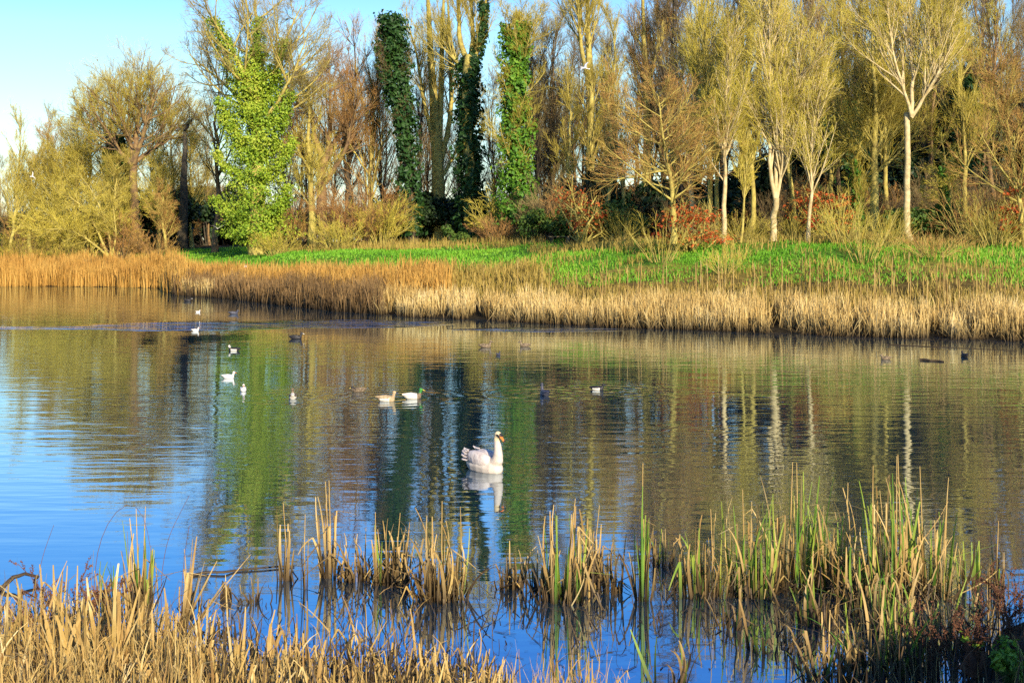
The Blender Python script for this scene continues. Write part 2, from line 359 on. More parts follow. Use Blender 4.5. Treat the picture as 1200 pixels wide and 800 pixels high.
# ------------------------------------------------------------------ trees
def interp_poly(P, R, i, t):
    K = P.shape[1]; f = t * (K - 1); k = np.minimum(f.astype(int), K - 2); u = (f - k)[:, None]
    a, b = P[i, k], P[i, k + 1]
    return a * (1 - u) + b * u, nrm(b - a), (R[i, k] * (1 - u[:, 0]) + R[i, k + 1] * u[:, 0])
def offshoots(P, R, n, rng, t0=.2, t1=1., ang=40, angv=10, ln=.4, lnabs=None, up=.1, wob=.1, K=5, radf=.016, rmin=.008, tip=.35, shape=None, flat=1.0, dens=1.0):
    N = len(P); i = np.repeat(np.arange(N), n); m = len(i)
    t = t0 + (t1 - t0) * rng.uniform(0, 1, m) ** dens
    p, T, r = interp_poly(P, R, i, t)
    L = np.linalg.norm(np.diff(P, axis=1), axis=2).sum(1)[i] if lnabs is None else np.full(m, lnabs)
    sh = (1 - .55 * t) if shape is None else shape(t)
    length = L * ln * sh * rng.uniform(.65, 1.25, m)
    q = rng.normal(size=(m, 3)); q[:, 2] *= flat
    q = nrm(q - (q * T).sum(1, keepdims=True) * T)
    a = np.radians(ang + rng.normal(size=m) * angv)[:, None]
    d = np.cos(a) * T + np.sin(a) * q
    pts = [p]; st = (length / (K - 1))[:, None]
    for k in range(K - 1):
        p = p + d * st; pts.append(p)
        d = nrm(d + np.array([0, 0, up]) + rng.normal(size=(m, 3)) * wob)
    C = np.stack(pts, 1)
    r0 = np.minimum(r * .72, np.maximum(length * radf, rmin))
    RR = r0[:, None] * np.linspace(1, tip, K)[None]
    return C, np.maximum(RR, rmin * .6)

STY = {
 'birch': dict(t0=.14, n=(34, 8, 5, 2), ang=(25, 22, 23, 27), ln=(.42, .56, .66, .8), up=(.09, .06, .04, .03), flat=1.),
 'upright': dict(t0=.20, n=(34, 8, 5, 2), ang=(24, 22, 23, 27), ln=(.46, .56, .66, .8), up=(.11, .07, .05, .04), flat=1.),
 'dome': dict(t0=.24, n=(36, 10, 6, 2), ang=(43, 32, 30, 32), ln=(.52, .52, .6, .75), up=(.12, .07, .05, .03), flat=1.),
 'beech': dict(t0=.16, n=(38, 10, 6, 2), ang=(62, 34, 28, 30), ln=(.40, .54, .6, .75), up=(.06, .03, .02, .01), flat=.35),
 'low': dict(t0=.2, n=(26, 11, 6, 3), ang=(44, 34, 30, 32), ln=(.5, .54, .58, .65), up=(.0, .03, .04, .02), flat=.6),
}
def stem_poly(h, lean, wob, rng, K=12, r0=.25, tip=.12):
    t = np.linspace(0, 1, K)
    w = np.cumsum(rng.normal(size=(K, 2)) * wob * h / K, 0); w -= w[0]
    P = np.stack([lean[0] * h * t + w[:, 0], lean[1] * h * t + w[:, 1], h * t], -1)
    R = r0 * (1 - t * (1 - tip)); R[0] *= 1.35
    return P, R
def resample(P, K):
    P = np.asarray(P, float); d = np.r_[0, np.cumsum(np.linalg.norm(np.diff(P, axis=0), axis=1))]; u = np.linspace(0, d[-1], K)
    Q = np.stack([np.interp(u, d, P[:, k]) for k in range(3)], -1)
    for _ in range(2): Q[1:-1] = .25 * Q[:-2] + .5 * Q[1:-1] + .25 * Q[2:]
    return Q
def bare_tree(name, label, cat, loc, h, style='birch', seed=0, r0=.22, stems=None, bark='bark', twig='twig', group=None, lean=(0, 0), wob=.12,
              twr=.013, dens=1.0, wide=1.0, shape=None, crown=True, levels=4, limb_from=None, rz=0):
    rng = np.random.default_rng(seed * 7 + 11)
    st = STY[style]
    root = thing(name, label, cat, loc, group, rz)
    if stems is not None: wide = wide * 1.75 if wide < .5 else wide * 1.15
    if stems is None: PS, RS = [], []; p, r = stem_poly(h, lean, wob, rng, r0=r0); PS.append(p); RS.append(r)
    else:
        PS, RS = [], []
        for q_, (pts, ra, rb) in enumerate(stems):
            if limb_from is None or q_ >= limb_from: rb = rb * .5
            p = resample(pts, 12) + np.cumsum(rng.normal(size=(12, 3)) * [.05, .12, 0], 0); p[0] = pts[0]
            PS.append(p); RS.append(np.linspace(ra, rb, 12))
        if np.allclose(PS[0][0][2], 0): RS[0][0] *= 1.35
    P = np.stack(PS); R = np.stack(RS)
    g = Geo(); g.add(*tubes(P, R, 8))
    n = st['n']
    lim = P if limb_from is None else P[limb_from:]; limR = R if limb_from is None else R[limb_from:]
    n1 = max(3, int(n[0] * dens / max(1, len(lim)) ** .7))
    lim_t0 = st['t0'] if stems is None else (.25 if limb_from is None else .12)
    A, AR = offshoots(lim, limR, n1, rng, t0=lim_t0, ang=st['ang'][0], ln=st['ln'][0] * wide, lnabs=h, up=st['up'][0], wob=.07, K=7, radf=.016, rmin=.028, flat=st['flat'], shape=shape, tip=.3)
    g.add(*tubes(A, AR, 5))
    B, BR = offshoots(A, AR, n[1], rng, t0=.12, ang=st['ang'][1], ln=st['ln'][1], up=st['up'][1], wob=.08, K=5, radf=.012, rmin=.018, flat=max(st['flat'], .5))
    g.add(*tubes(B, BR, 4))
    g.build('trunk', M[bark], root)
    if crown:
        c = Geo()
        C, CR = offshoots(B, BR, n[2], rng, t0=.1, ang=st['ang'][2], ln=st['ln'][2], up=st['up'][2], wob=.09, K=4, radf=.008, rmin=twr * .85, flat=max(st['flat'], .6), shape=lambda t: 1 - .3 * t)
        c.add(*tubes(C, CR, 3))
        if levels >= 4 and n[3]:
            D, DR = offshoots(C, CR, n[3], rng, t0=.15, ang=st['ang'][3], ln=st['ln'][3], up=st['up'][3], wob=.1, K=2, radf=.006, rmin=twr * .6, tip=.6, shape=lambda t: 1 - .2 * t)
            c.add(*tubes(D, DR, 3))
        c.build('crown', M[twig], root)
    root['_h'] = h; del root['_h']
    return root, (P, R, A, AR, B, BR)
def ivy_on(root, polys, n, leaf, mats, seed, name='ivy', outward=.8, droop=.4):
    """polys: list of (points, radius at foot, radius at top): lumpy leaf cover round each stem"""
    rng = np.random.default_rng(seed)
    C, Nn = [], []
    tot = sum(np.linalg.norm(np.diff(np.asarray(p), axis=0), axis=1).sum() * (a + b) for p, a, b in polys)
    for p, a, b in polys:
        p = resample(p, 20); L = np.linalg.norm(np.diff(p, axis=0), axis=1).sum(); m = int(n * L * (a + b) / tot)
        t = rng.uniform(0, 1, m); ang = rng.uniform(0, 2 * np.pi, m)
        base = np.stack([np.interp(t, np.linspace(0, 1, 20), p[:, k]) for k in range(3)], -1)
        s1, s2, s3 = rng.uniform(0, 6, 3)
        rad = (a * (1 - t) + b * t)
        lump = 1 + .42 * np.sin(ang * 3 + t * L * 1.1 + s1) * np.sin(t * L * 1.7 + s2) + .28 * np.sin(ang * 5 - t * L * 2.6 + s3) + .15 * np.sin(t * L * 4.3 + ang * 2)
        rr = rad * lump * np.sqrt(rng.uniform(.25, 1, m))
        gap = np.sin(ang * 2 + t * L * .9 + s2) + np.sin(t * L * 2.3 + s1) * .8 + rng.normal(size=m) * .5
        k = gap > -1.25
        dirv = np.stack([np.cos(ang), np.sin(ang), np.zeros(m)], -1)
        c = base + dirv * rr[:, None]; c[:, 2] += rng.normal(size=m) * .15
        C.append(c[k]); nn = dirv * outward; nn[:, 2] += droop; Nn.append(nn[k])
    C = np.concatenate(C); Nn = np.concatenate(Nn)
    g = Geo(); g.add(*leaves(C, leaf, rng, Nn, .55)); return g.build(name, M[mats], root, smooth=False)
def leaf_bush(name, label, cat, loc, w, h, n, leaf, mt, seed, group=None, dp=None, bark='bark_dark', lumps=9, layered=0):
    rng = np.random.default_rng(seed); root = thing(name, label, cat, loc, group)
    dp = dp or w
    cs = np.stack([rng.normal(size=lumps) * w * .24, rng.normal(size=lumps) * dp * .24, rng.uniform(.18, .82, lumps) * h], -1)
    cs = np.clip(cs, [-w * .4, -dp * .4, .1 * h], [w * .4, dp * .4, .85 * h])
    sz = rng.uniform(.16, .34, lumps) * min(w, h * 1.3)
    i = rng.integers(0, lumps, n); d = nrm(rng.normal(size=(n, 3))); r = rng.uniform(.3, 1, n) ** .5
    off = d * (sz[i] * r)[:, None] * [1, 1, .75]
    if layered: off[:, 2] *= .5
    C = cs[i] + off; C[:, 2] = np.abs(C[:, 2])
    nn = d + [0, 0, .6 if not layered else 1.4]
    st = Geo(); base = np.stack([rng.normal(size=lumps) * w * .05, rng.normal(size=lumps) * dp * .05, np.zeros(lumps)], -1)
    mid = (base + cs) / 2 + rng.normal(size=(lumps, 3)) * .12 * h
    P = np.stack([base, mid, cs, cs + (cs - mid) * .35], 1); R = np.linspace(.05, .015, 4)[None].repeat(lumps, 0) * max(1, h / 3)
    st.add(*tubes(P, R, 5))
    A, AR = offshoots(P, R, 10, rng, t0=.3, ang=50, ln=.35, up=.05, K=4, rmin=.012); st.add(*tubes(A, AR, 3))
    st.build('stem', M[bark], root)
    g = Geo(); g.add(*leaves(C, leaf, rng, nn, .6)); g.build('foliage', M[mt], root, smooth=False)
    return root
def twig_bush(name, label, cat, loc, w, h, n, seed, twig='twig_gold', bark='bark', group=None, dp=None, arch=.0, sub=(6, 6), twr=.010):
    rng = np.random.default_rng(seed); root = thing(name, label, cat, loc, group); dp = dp or w * .8
    a = rng.uniform(0, 2 * np.pi, n); s = np.sqrt(rng.uniform(0, 1, n))
    B = np.stack([np.cos(a) * s * w * .16, np.sin(a) * s * dp * .16, np.zeros(n)], -1)
    B[:, 2] = 0
    th = np.stack([np.cos(a) * s * w * .44, np.sin(a) * s * dp * .44], -1)
    K = 6; t = np.linspace(0, 1, K); hh = h * rng.uniform(.5, 1., n) * (1 - .35 * s ** 2)
    P = np.stack([B[:, None, 0] + th[:, None, 0] * t ** (1.0 + arch), B[:, None, 1] + th[:, None, 1] * t ** (1.0 + arch), hh[:, None] * (t - arch * .5 * t ** 3)], -1) + rng.normal(size=(n, K, 3)) * .02 * h * t[None, :, None]
    R = np.linspace(.028, .010, K)[None].repeat(n, 0) * max(.7, h / 4)
    g = Geo(); g.add(*tubes(P, R, 4)); g.build('stem', M[bark], root)
    A, AR = offshoots(P, R, sub[0], rng, t0=.2, ang=32, ln=.42, up=.04, K=4, rmin=twr * 1.2)
    c = Geo(); c.add(*tubes(A, AR, 3))
    D, DR = offshoots(A, AR, sub[1], rng, t0=.15, ang=38, ln=.5, up=.03, K=3, rmin=twr); c.add(*tubes(D, DR, 3))
    c.build('crown', M[twig], root)
    return root

def at(px, Y): return ground(px, Y)
def rel(px, Y, pts, dy=None):
    """pixel polyline -> local metres about the foot of a tree standing at (px, Y)"""
    g = ground(px, Y); foot = HZ - (g[2] - H) * F / Y
    out = []
    for k, (x, y) in enumerate(pts):
        out.append(((x - px) * Y / F, 0 if dy is None else dy[k], max(0, (foot - y) * Y / F) if k or True else 0))
    return np.array(out, float)
def hgt(px, Y, top):
    g = ground(px, Y); return H + (HZ - top) * Y / F - g[2]

exec_marks = []
# --- left grove
bare_tree('slim_tree', 'slim pale bare tree at the far left edge of the wood', 'tree', at(12, 147), hgt(12, 147, 140), 'birch', 1, .2, bark='bark', twig='twig_gold', wide=.8)
bare_tree('bare_tree', 'rounded olive bare tree between the slim tree and the tall domed tree', 'tree', at(62, 150), hgt(62, 150, 178), 'dome', 2, .25, twig='twig', wide=.95, dens=1.3)
bare_tree('bare_tree', 'olive bare tree rising behind the arching willow at left', 'tree', at(108, 152), hgt(108, 152, 118), 'dome', 3, .3, twig='twig', wide=.75, dens=1.3)
bare_tree('domed_tree', 'big domed bare tree with thick brown trunk and many rising limbs', 'tree', at(160, 142), hgt(160, 142, 76), 'dome', 4, .75,
          stems=[(rel(160, 142, [(160, 292), (158, 240), (157, 185)]), .55, .4), (rel(160, 142, [(157, 188), (145, 150), (135, 100)]), .34, .07), (rel(160, 142, [(157, 190), (160, 140), (162, 84)]), .36, .07),
                 (rel(160, 142, [(157, 192), (175, 150), (190, 108)], (0, -1, -2)), .32, .07), (rel(160, 142, [(157, 195), (128, 165), (104, 130)], (0, 1, 2)), .3, .07), (rel(160, 142, [(158, 190), (185, 165), (208, 132)], (0, 2, 3)), .28, .06)],
          bark='bark_brown', twig='twig_gold', limb_from=1, wide=.62, dens=1.9)
r, _ = bare_tree('ivy_tree', 'dark ivy clad trunk just left of the brown domed tree trunk', 'tree', at(139, 146), hgt(139, 146, 150), 'upright', 5, .3, twig='twig_grey', wide=.5, dens=.6)
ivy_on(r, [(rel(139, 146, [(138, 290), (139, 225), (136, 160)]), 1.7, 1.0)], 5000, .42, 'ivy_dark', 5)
r, _ = bare_tree('tree_snag', 'dark broken snag with a hooked tip beside the path opening', 'tree', at(214, 140), 14, 'upright', 6, .5, crown=False, bark='bark_dark',
          stems=[(rel(214, 140, [(214, 290), (215, 230), (216, 175), (217, 148)]), .62, .34), (rel(214, 140, [(217, 150), (221, 143), (227, 139)]), .34, .12)], dens=.25, wide=.25)
leaf_bush('evergreen_bush', 'black green holly filling the gap left of the dark snag', 'bush', at(180, 150), 8, 7.5, 4500, .42, 'holly', 61)
leaf_bush('evergreen_bush', 'black green holly in the shade right of the dark snag', 'bush', at(238, 168), 9, 8.5, 4500, .45, 'holly', 62)
leaf_bush('evergreen_bush', 'black green holly deep at the back of the path opening', 'bush', at(268, 178), 8, 9, 4500, .45, 'holly', 63)
leaf_bush('evergreen_bush', 'black green holly at the left lip of the path opening', 'bush', at(203, 152), 7, 7.5, 4000, .42, 'holly', 66)
leaf_bush('evergreen_bush', 'black green holly just left of the great ivy tree foot', 'bush', at(286, 165), 8, 8, 4000, .42, 'holly', 67)
leaf_bush('evergreen_bush', 'dark evergreen bush at the foot of the slim tree', 'bush', at(28, 156), 8, 5, 3600, .42, 'holly', 65)
twig_bush('willow_bush', 'arching golden willow bush with long pale branches above the rusty reeds', 'bush', at(88, 133), 12.5, 10.5, 80, 71, 'twig_gold', 'bark', arch=.7, sub=(9, 8), twr=.017)
bare_tree('willow_tree', 'leaning willow with pale sprawling limbs over the golden bush', 'tree', at(128, 131), 9.5, 'low', 72, .2,
          stems=[(rel(128, 131, [(128, 303), (118, 270), (100, 240), (70, 222)]), .16, .05), (rel(128, 131, [(129, 303), (128, 270), (118, 240), (95, 205)], (0, -.5, -1, -1.5)), .15, .05),
                 (rel(128, 131, [(127, 303), (112, 282), (85, 268), (50, 270)], (0, -1, -2, -2)), .14, .04), (rel(128, 131, [(130, 303), (136, 270), (132, 240), (140, 215)]), .12, .04)], bark='bark', twig='twig_gold', wide=.36, dens=1.6)
twig_bush('thorn_bush', 'reddish brown thorn bush at right of the leaning willow', 'bush', at(142, 132), 5, 5.5, 40, 73, 'twig_red', 'bark_brown', sub=(8, 7), twr=.015)
twig_bush('scrub_bush', 'low brown scrub bush on the bank at the far left edge', 'bush', at(12, 128), 7, 4., 60, 74, 'twig', 'bark_brown', sub=(7, 6), twr=.014)
twig_bush('scrub_bush', 'low olive scrub bush under the arching willow', 'bush', at(58, 129), 7, 3.2, 60, 75, 'twig', 'bark_brown', sub=(7, 6), twr=.014)
twig_bush('scrub_bush', 'small purple grey scrub bush at the corner of the lawn', 'bush', at(113, 124), 3, 2.0, 34, 76, 'twig_grey', 'bark_dark', sub=(7, 6), twr=.014)
bare_tree('small_tree', 'small sunlit tree with a yellow trunk left of the path opening', 'tree', at(197, 131), hgt(197, 131, 222), 'dome', 77, .2, bark='bark', twig='twig_red', wide=.8, dens=.9)
twig_bush('thorn_bush', 'russet thorn bush at the foot of the small sunlit tree', 'bush', at(186, 130), 4.5, 4, 34, 78, 'twig_red', 'bark_brown', sub=(7, 6), twr=.014)
bare_tree('bare_tree', 'tall bare tree spreading pale twigs left of the great ivy tree', 'tree', at(252, 128), hgt(252, 128, 60), 'dome', 8, .3, twig='twig', wide=.7, dens=.8, bark='bark_brown')

for k, (px, Y, tp, tw, wd_) in enumerate([(86, 149, 150, 'twig_gold', .85), (36, 151, 182, 'twig', .9), (128, 153, 104, 'twig', .8), (186, 150, 128, 'twig', .75), (150, 148, 140, 'twig_gold', .8), (205, 156, 120, 'twig_red', .7), (70, 156, 165, 'twig_red', .9), (184, 137, 190, 'twig_gold', .7), (132, 138, 190, 'twig', .8), (225, 152, 150, 'twig', .7)]):
    bare_tree('grove_tree', ['golden rounded tree behind the arching willow', 'low olive tree right of the slim tree at far left', 'olive tree rising just left of the domed tree crown', 'olive tree filling in right of the domed tree trunk', 'golden lower tree in front of the domed tree crown', 'russet tree behind the dark snag', 'russet tree behind the golden rounded tree', 'low golden tree in front of the domed tree trunk, on its right', 'low olive tree in front of the domed tree trunk, on its left', 'olive tree between the dark snag and the great ivy tree'][k], 'tree', at(px, Y), hgt(px, Y, tp), 'dome', 800 + k, .24, bark='bark', twig=tw, wide=wd_, dens=1.35, lean=(.02 * (k % 3 - 1), 0), group='olive trees of the left grove')
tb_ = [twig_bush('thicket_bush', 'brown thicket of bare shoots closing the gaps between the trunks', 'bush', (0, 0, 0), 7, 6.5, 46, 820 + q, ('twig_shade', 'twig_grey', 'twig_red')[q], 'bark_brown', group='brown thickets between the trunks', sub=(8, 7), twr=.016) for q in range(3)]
rngT = np.random.default_rng(83)
for k, (px, Y, q_) in enumerate([(x, 138 + (x * 7) % 14, .85) for x in range(330, 660, 19)] + [(x, 150 + (x * 5) % 12, .8) for x in range(-20, 215, 21)] + [(x, 98 + (x * 7) % 10, .6) for x in range(625, 960, 24)] + [(x, 88 + (x * 5) % 9, .55) for x in range(880, 1220, 26)]):
    o = tb_[k] if k < 3 else copy_tree(tb_[k % 3]); o.location = at(px + rngT.uniform(-6, 6), Y); o.rotation_euler = (0, 0, rngT.uniform(0, 6.28)); q_ *= rngT.uniform(.8, 1.25); o.scale = (q_, q_, q_ * rngT.uniform(.9, 1.3))
# --- great ivy tree
Yi = 112
stems = [(rel(300, Yi, [(301, 299), (301, 240), (300, 170), (298, 110)]), .8, .45), (rel(300, Yi, [(299, 130), (285, 80), (262, 45), (240, 10)], (0, -1, -1, -2)), .3, .07), (rel(300, Yi, [(299, 125), (301, 70), (305, 20), (300, -30)]), .32, .07),
         (rel(300, Yi, [(300, 140), (318, 90), (330, 45), (345, 0)], (0, 1, 1, 2)), .3, .07), (rel(300, Yi, [(300, 150), (275, 110), (245, 85), (215, 60)], (0, 1, 2, 2)), .24, .06), (rel(300, Yi, [(300, 160), (330, 120), (350, 85), (365, 45)], (0, -1, -2, -2)), .24, .06)]
r, _ = bare_tree('great_ivy_tree', 'great tree wrapped in bright green ivy from its stumpy foot to the bare crown', 'tree', at(300, Yi), 23, 'dome', 9, .8, stems=stems, bark='bark', twig='twig_grey', limb_from=1, wide=.34, dens=1.4, twr=.012)
ivy_on(r, [(rel(300, Yi, [(301, 278), (301, 230), (299, 150), (299, 85)]), 2.7, 1.9), (rel(300, Yi, [(301, 287), (300, 262)]), 1.5, 2.4), (rel(300, Yi, [(299, 110), (300, 60)]), 1.9, 1.0),
           (rel(300, Yi, [(297, 140), (280, 85), (262, 45), (252, 25)], (0, -1, -1, -1)), 1.3, .7), (rel(300, Yi, [(300, 130), (301, 70), (303, 22)]), 1.2, .5), (rel(300, Yi, [(302, 150), (318, 100), (332, 45)], (0, 1, 1)), 1.4, .6),
           (rel(300, Yi, [(300, 190), (272, 150), (262, 118)], (0, -1, -1)), 1.5, .6), (rel(300, Yi, [(300, 190), (326, 150), (340, 110)], (0, -1, -1)), 1.5, .7),
           (rel(300, Yi, [(292, 262), (264, 246), (254, 232)], (0, -1, -1)), 1.1, .5), (rel(300, Yi, [(310, 262), (332, 240), (340, 218)], (0, -1, -1)), 1.0, .5), (rel(300, Yi, [(300, 215), (268, 198), (256, 180)], (0, -1, -1)), 1.0, .4), (rel(300, Yi, [(300, 215), (334, 190), (346, 165)], (0, -1, -1)), 1.0, .4)], 52000, .165, 'ivy', 91)
# stumpy pale foot comes from the trunk mesh itself

# --- middle group
bare_tree('gnarled_tree', 'gnarled old tree with several trunks and a russet crown right of the great ivy tree', 'tree', at(384, 119), hgt(384, 119, 42), 'dome', 12, .5,
          stems=[(rel(384, 119, [(380, 288), (378, 240), (380, 190)]), .55, .4), (rel(384, 119, [(380, 195), (368, 150), (360, 95)]), .34, .07), (rel(384, 119, [(380, 195), (395, 150), (400, 90)], (0, 1, 1)), .32, .07),
                 (rel(384, 119, [(381, 215), (408, 175), (425, 110)], (0, -1, -1)), .26, .06), (rel(384, 119, [(380, 205), (356, 180), (343, 130)], (0, -1, -2)), .24, .06), (rel(384, 119, [(381, 190), (384, 130), (385, 66)]), .26, .06)],
          bark='bark_brown', twig='twig_red', limb_from=1, wide=.33, dens=1.5)
bare_tree('bare_tree', 'dark leaning trunk standing right of the gnarled old tree', 'tree', at(404, 124), hgt(404, 124, 50), 'upright', 13, .36, lean=(.06, 0), bark='bark_dark', twig='twig_red', wide=.7)
bare_tree('bare_tree', 'pale short trunk in front of the gnarled old tree', 'tree', at(366, 116), hgt(366, 116, 96), 'dome', 14, .4, lean=(-.03, 0), bark='bark', twig='twig_gold', wide=.55)
bare_tree('bare_tree', 'golden twigged bare tree left of the twin ivy columns', 'tree', at(432, 122), hgt(432, 122, 55), 'upright', 15, .3, bark='bark', twig='twig_red', wide=.8)
twig_bush('thorn_bush', 'wide red brown thorn bush with golden twigs between the gnarled tree and the dark thicket', 'bush', at(424, 110), 8, 6.6, 70, 131, 'twig_red', 'bark_brown', sub=(9, 7), twr=.014)
twig_bush('golden_bush', 'golden arching bush in front of the dark thicket', 'bush', at(447, 109), 5.5, 6.6, 44, 132, 'twig_gold', 'bark', arch=.4, sub=(8, 7), twr=.014)
twig_bush('golden_bush', 'yellow green shrub of upright shoots under the gnarled old tree', 'bush', at(394, 107), 5.5, 3.4, 60, 133, 'twig_gold', 'bark', sub=(5, 5), twr=.013)
twig_bush('thorn_bush', 'dark red thorn bush at right of the great ivy tree foot', 'bush', at(342, 117), 5.5, 5, 46, 134, 'twig_red', 'bark_dark', sub=(8, 7), twr=.014)
twig_bush('golden_bush', 'thin golden shrub at right of the pale stump of the ivy tree', 'bush', at(322, 108), 4, 2.8, 40, 135, 'twig_gold', 'bark', sub=(6, 5), twr=.012)
# twin ivy columns
Y = 116
r, _ = bare_tree('ivy_tree', 'leaning dark ivy column with a second ivy fork on its left', 'tree', at(482, Y), 21, 'upright', 16, .5,
          stems=[(rel(482, Y, [(484, 286), (480, 200), (472, 120), (458, 25)]), .55, .2), (rel(482, Y, [(476, 150), (456, 95), (446, 50)]), .3, .12)], bark='bark_dark', twig='twig_grey', wide=.2, dens=1.2)
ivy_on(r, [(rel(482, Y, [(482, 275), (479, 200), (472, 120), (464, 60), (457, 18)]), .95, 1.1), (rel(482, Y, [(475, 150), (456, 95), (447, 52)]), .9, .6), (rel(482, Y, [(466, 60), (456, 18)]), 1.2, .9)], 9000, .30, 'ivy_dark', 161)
# pale many stemmed tree
Y = 121
bare_tree('tall_tree', 'tall pale tree with several parallel stems between the two dark ivy columns', 'tree', at(512, Y), 26, 'upright', 17, .6,
          stems=[(rel(512, Y, [(514, 284), (513, 220), (512, 150), (505, 60), (503, -40)]), .75, .2), (rel(512, Y, [(513, 200), (515, 120), (514, 50), (518, -50)], (0, .5, .5, 1)), .4, .12), (rel(512, Y, [(512, 190), (497, 110), (492, 60), (480, 20)], (0, -.5, -1, -1)), .26, .08),
                 (rel(512, Y, [(514, 200), (530, 130), (525, 40), (522, -30)], (0, 1, 1, 2)), .3, .1), (rel(512, Y, [(514, 215), (540, 170), (555, 120)], (0, 1, 2)), .2, .06)], bark='bark', twig='twig', wide=.22, dens=1.4)
# second dark ivy column with forked bare top
Y = 113
r, _ = bare_tree('ivy_tree', 'black green ivy column whose pale forked top stands bare', 'tree', at(552, Y), 25, 'upright', 18, .55,
          stems=[(rel(552, Y, [(553, 286), (551, 200), (549, 120), (551, 65)]), .6, .4), (rel(552, Y, [(551, 80), (538, 45), (535, -20)]), .3, .14), (rel(552, Y, [(551, 75), (554, 30), (545, -25)], (0, .5, 1)), .26, .12), (rel(552, Y, [(552, 85), (566, 45), (572, -20)], (0, -.5, -1)), .3, .14), (rel(552, Y, [(551, 90), (530, 65), (520, 30)]), .22, .08)],
          bark='bark', twig='twig', limb_from=1, wide=.22, dens=1.3)
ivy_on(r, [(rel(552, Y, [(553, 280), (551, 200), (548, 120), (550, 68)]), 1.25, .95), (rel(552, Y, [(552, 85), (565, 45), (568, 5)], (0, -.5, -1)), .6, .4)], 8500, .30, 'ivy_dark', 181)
# bright narrow ivy column
Y = 104
r, _ = bare_tree('ivy_tree', 'sunlit green ivy column with a bare yellow foot and a pointed twin top', 'tree', at(608, Y), 18, 'dome', 19, .4,
          stems=[(rel(608, Y, [(609, 287), (608, 250), (604, 150), (600, 30)]), .5, .12), (rel(608, Y, [(605, 110), (612, 70), (616, 28)]), .2, .07)], bark='bark', twig='twig_gold', wide=.30, dens=1.2)
ivy_on(r, [(rel(608, Y, [(608, 262), (605, 200), (603, 120), (599, 30)]), 1.6, .75), (rel(608, Y, [(605, 120), (612, 70), (616, 28)]), .8, .35)], 9500, .26, 'ivy_mid', 191)
for k, (px, w, h_, s_) in enumerate([(470, 7, 5.2, 0), (495, 6, 5.0, 1), (520, 6.5, 5.0, 2), (540, 6, 4.4, 3), (580, 5, 3.6, 4)]):
    leaf_bush('evergreen_bush', 'black evergreen thicket under the tall pale trees between the ivy columns', 'bush', at(px, 121 + (k % 2) * 5), w, h_, 4200, .34, 'holly', 200 + k, group='black thicket bushes under the ivy columns')
twig_bush('golden_bush', 'golden sapling bush with long slanting twigs between the dark and the sunlit ivy columns', 'bush', at(585, 106), 5, 6.5, 26, 211, 'twig_gold', 'bark', arch=.3, sub=(7, 6), twr=.013)
leaf_bush('bramble_bush', 'small bright green bramble at the foot of the dark ivy column', 'bush', at(534, 105), 2.2, 1.8, 900, .2, 'bramble', 212)
twig_bush('scrub_bush', 'dry brown scrub bush at the foot of the sunlit ivy column', 'bush', at(583, 103), 4.5, 2.6, 50, 213, 'twig_red', 'bark_brown', sub=(6, 5), twr=.012)
for k, px in enumerate((628, 640, 652)):
    bare_tree('dark_tree', ['slender blue grey trunk right of the sunlit ivy column', 'leaning dark trunk right of the slender blue grey one', 'dark thin trunk left of the red leafed sapling'][k], 'tree', at(px, 116 + k * 4), hgt(px, 116, 60 + 25 * k), 'upright', 220 + k, .26, lean=((.05, .09, -.02)[k], 0), bark='bark_dark', twig='twig_grey', wide=.7, dens=.8)
Y = 108
bare_tree('tall_tree', 'tall tree whose thick pale trunk forks behind the flying gull', 'tree', at(690, Y), 25, 'upright', 23, .5,
          stems=[(rel(690, Y, [(692, 284), (692, 200), (692, 95)]), .55, .38), (rel(690, Y, [(692, 100), (680, 55), (679, -40)]), .22, .1), (rel(690, Y, [(692, 105), (690, 40), (692, -40)], (0, .5, 1)), .36, .14)], bark='bark', twig='twig', wide=.26, dens=1.6)
Y = 112
bare_tree('tall_tree', 'tall tree with a long yellow upper trunk behind the layered beech', 'tree', at(752, Y), 25, 'upright', 24, .45,
          stems=[(rel(752, Y, [(758, 284), (758, 180), (755, 80), (749, -40)]), .5, .14), (rel(752, Y, [(757, 140), (765, 90), (780, 10)], (0, 1, 1)), .24, .08)], bark='bark', twig='twig_red', wide=.26, dens=1.6)

# --- right hand wood, front row
Y = 76
bare_tree('beech_tree', 'young beech with level layered branches and pinkish twigs', 'tree', at(789, Y), 11, 'beech', 25, .2, stems=[(rel(789, Y, [(790, 286), (788, 230), (780, 170), (774, 110)]), .2, .05)], bark='bark', twig='twig_red', wide=1.0, dens=1.2, limb_from=None)
Y = 83
bare_tree('slim_tree', 'slim golden tree with steeply fanned branches left of the white trunked pair', 'tree', at(832, Y), 14, 'upright', 26, .18, stems=[(rel(832, Y, [(832, 284), (831, 200), (829, 120), (826, 40)]), .2, .05)], bark='bark', twig='twig_gold', wide=.9, dens=1.2)
bare_tree('slim_tree', 'slim golden tree just left of the grey white trunk', 'tree', at(839, Y + 2), 14, 'upright', 27, .16, stems=[(rel(839, Y + 2, [(839, 282), (840, 200), (846, 120), (856, 50)]), .17, .04)], bark='bark', twig='twig', wide=.7)
Y = 79
bare_tree('birch_tree', 'grey white trunked tree with fanned golden twigs', 'tree', at(849, Y), 13, 'birch', 28, .16, stems=[(rel(849, Y, [(848, 284), (849, 220), (846, 180), (850, 110), (858, 50)]), .17, .04)], bark='bark_pale', twig='twig_gold', wide=.7, dens=1.2)
bare_tree('slim_tree', 'thin straight sapling left of the triple stemmed birch', 'tree', at(868, Y), 9, 'birch', 29, .09, stems=[(rel(868, Y, [(868, 284), (870, 220), (873, 140)]), .09, .03)], bark='bark', twig='twig_gold', wide=.45, dens=.6)
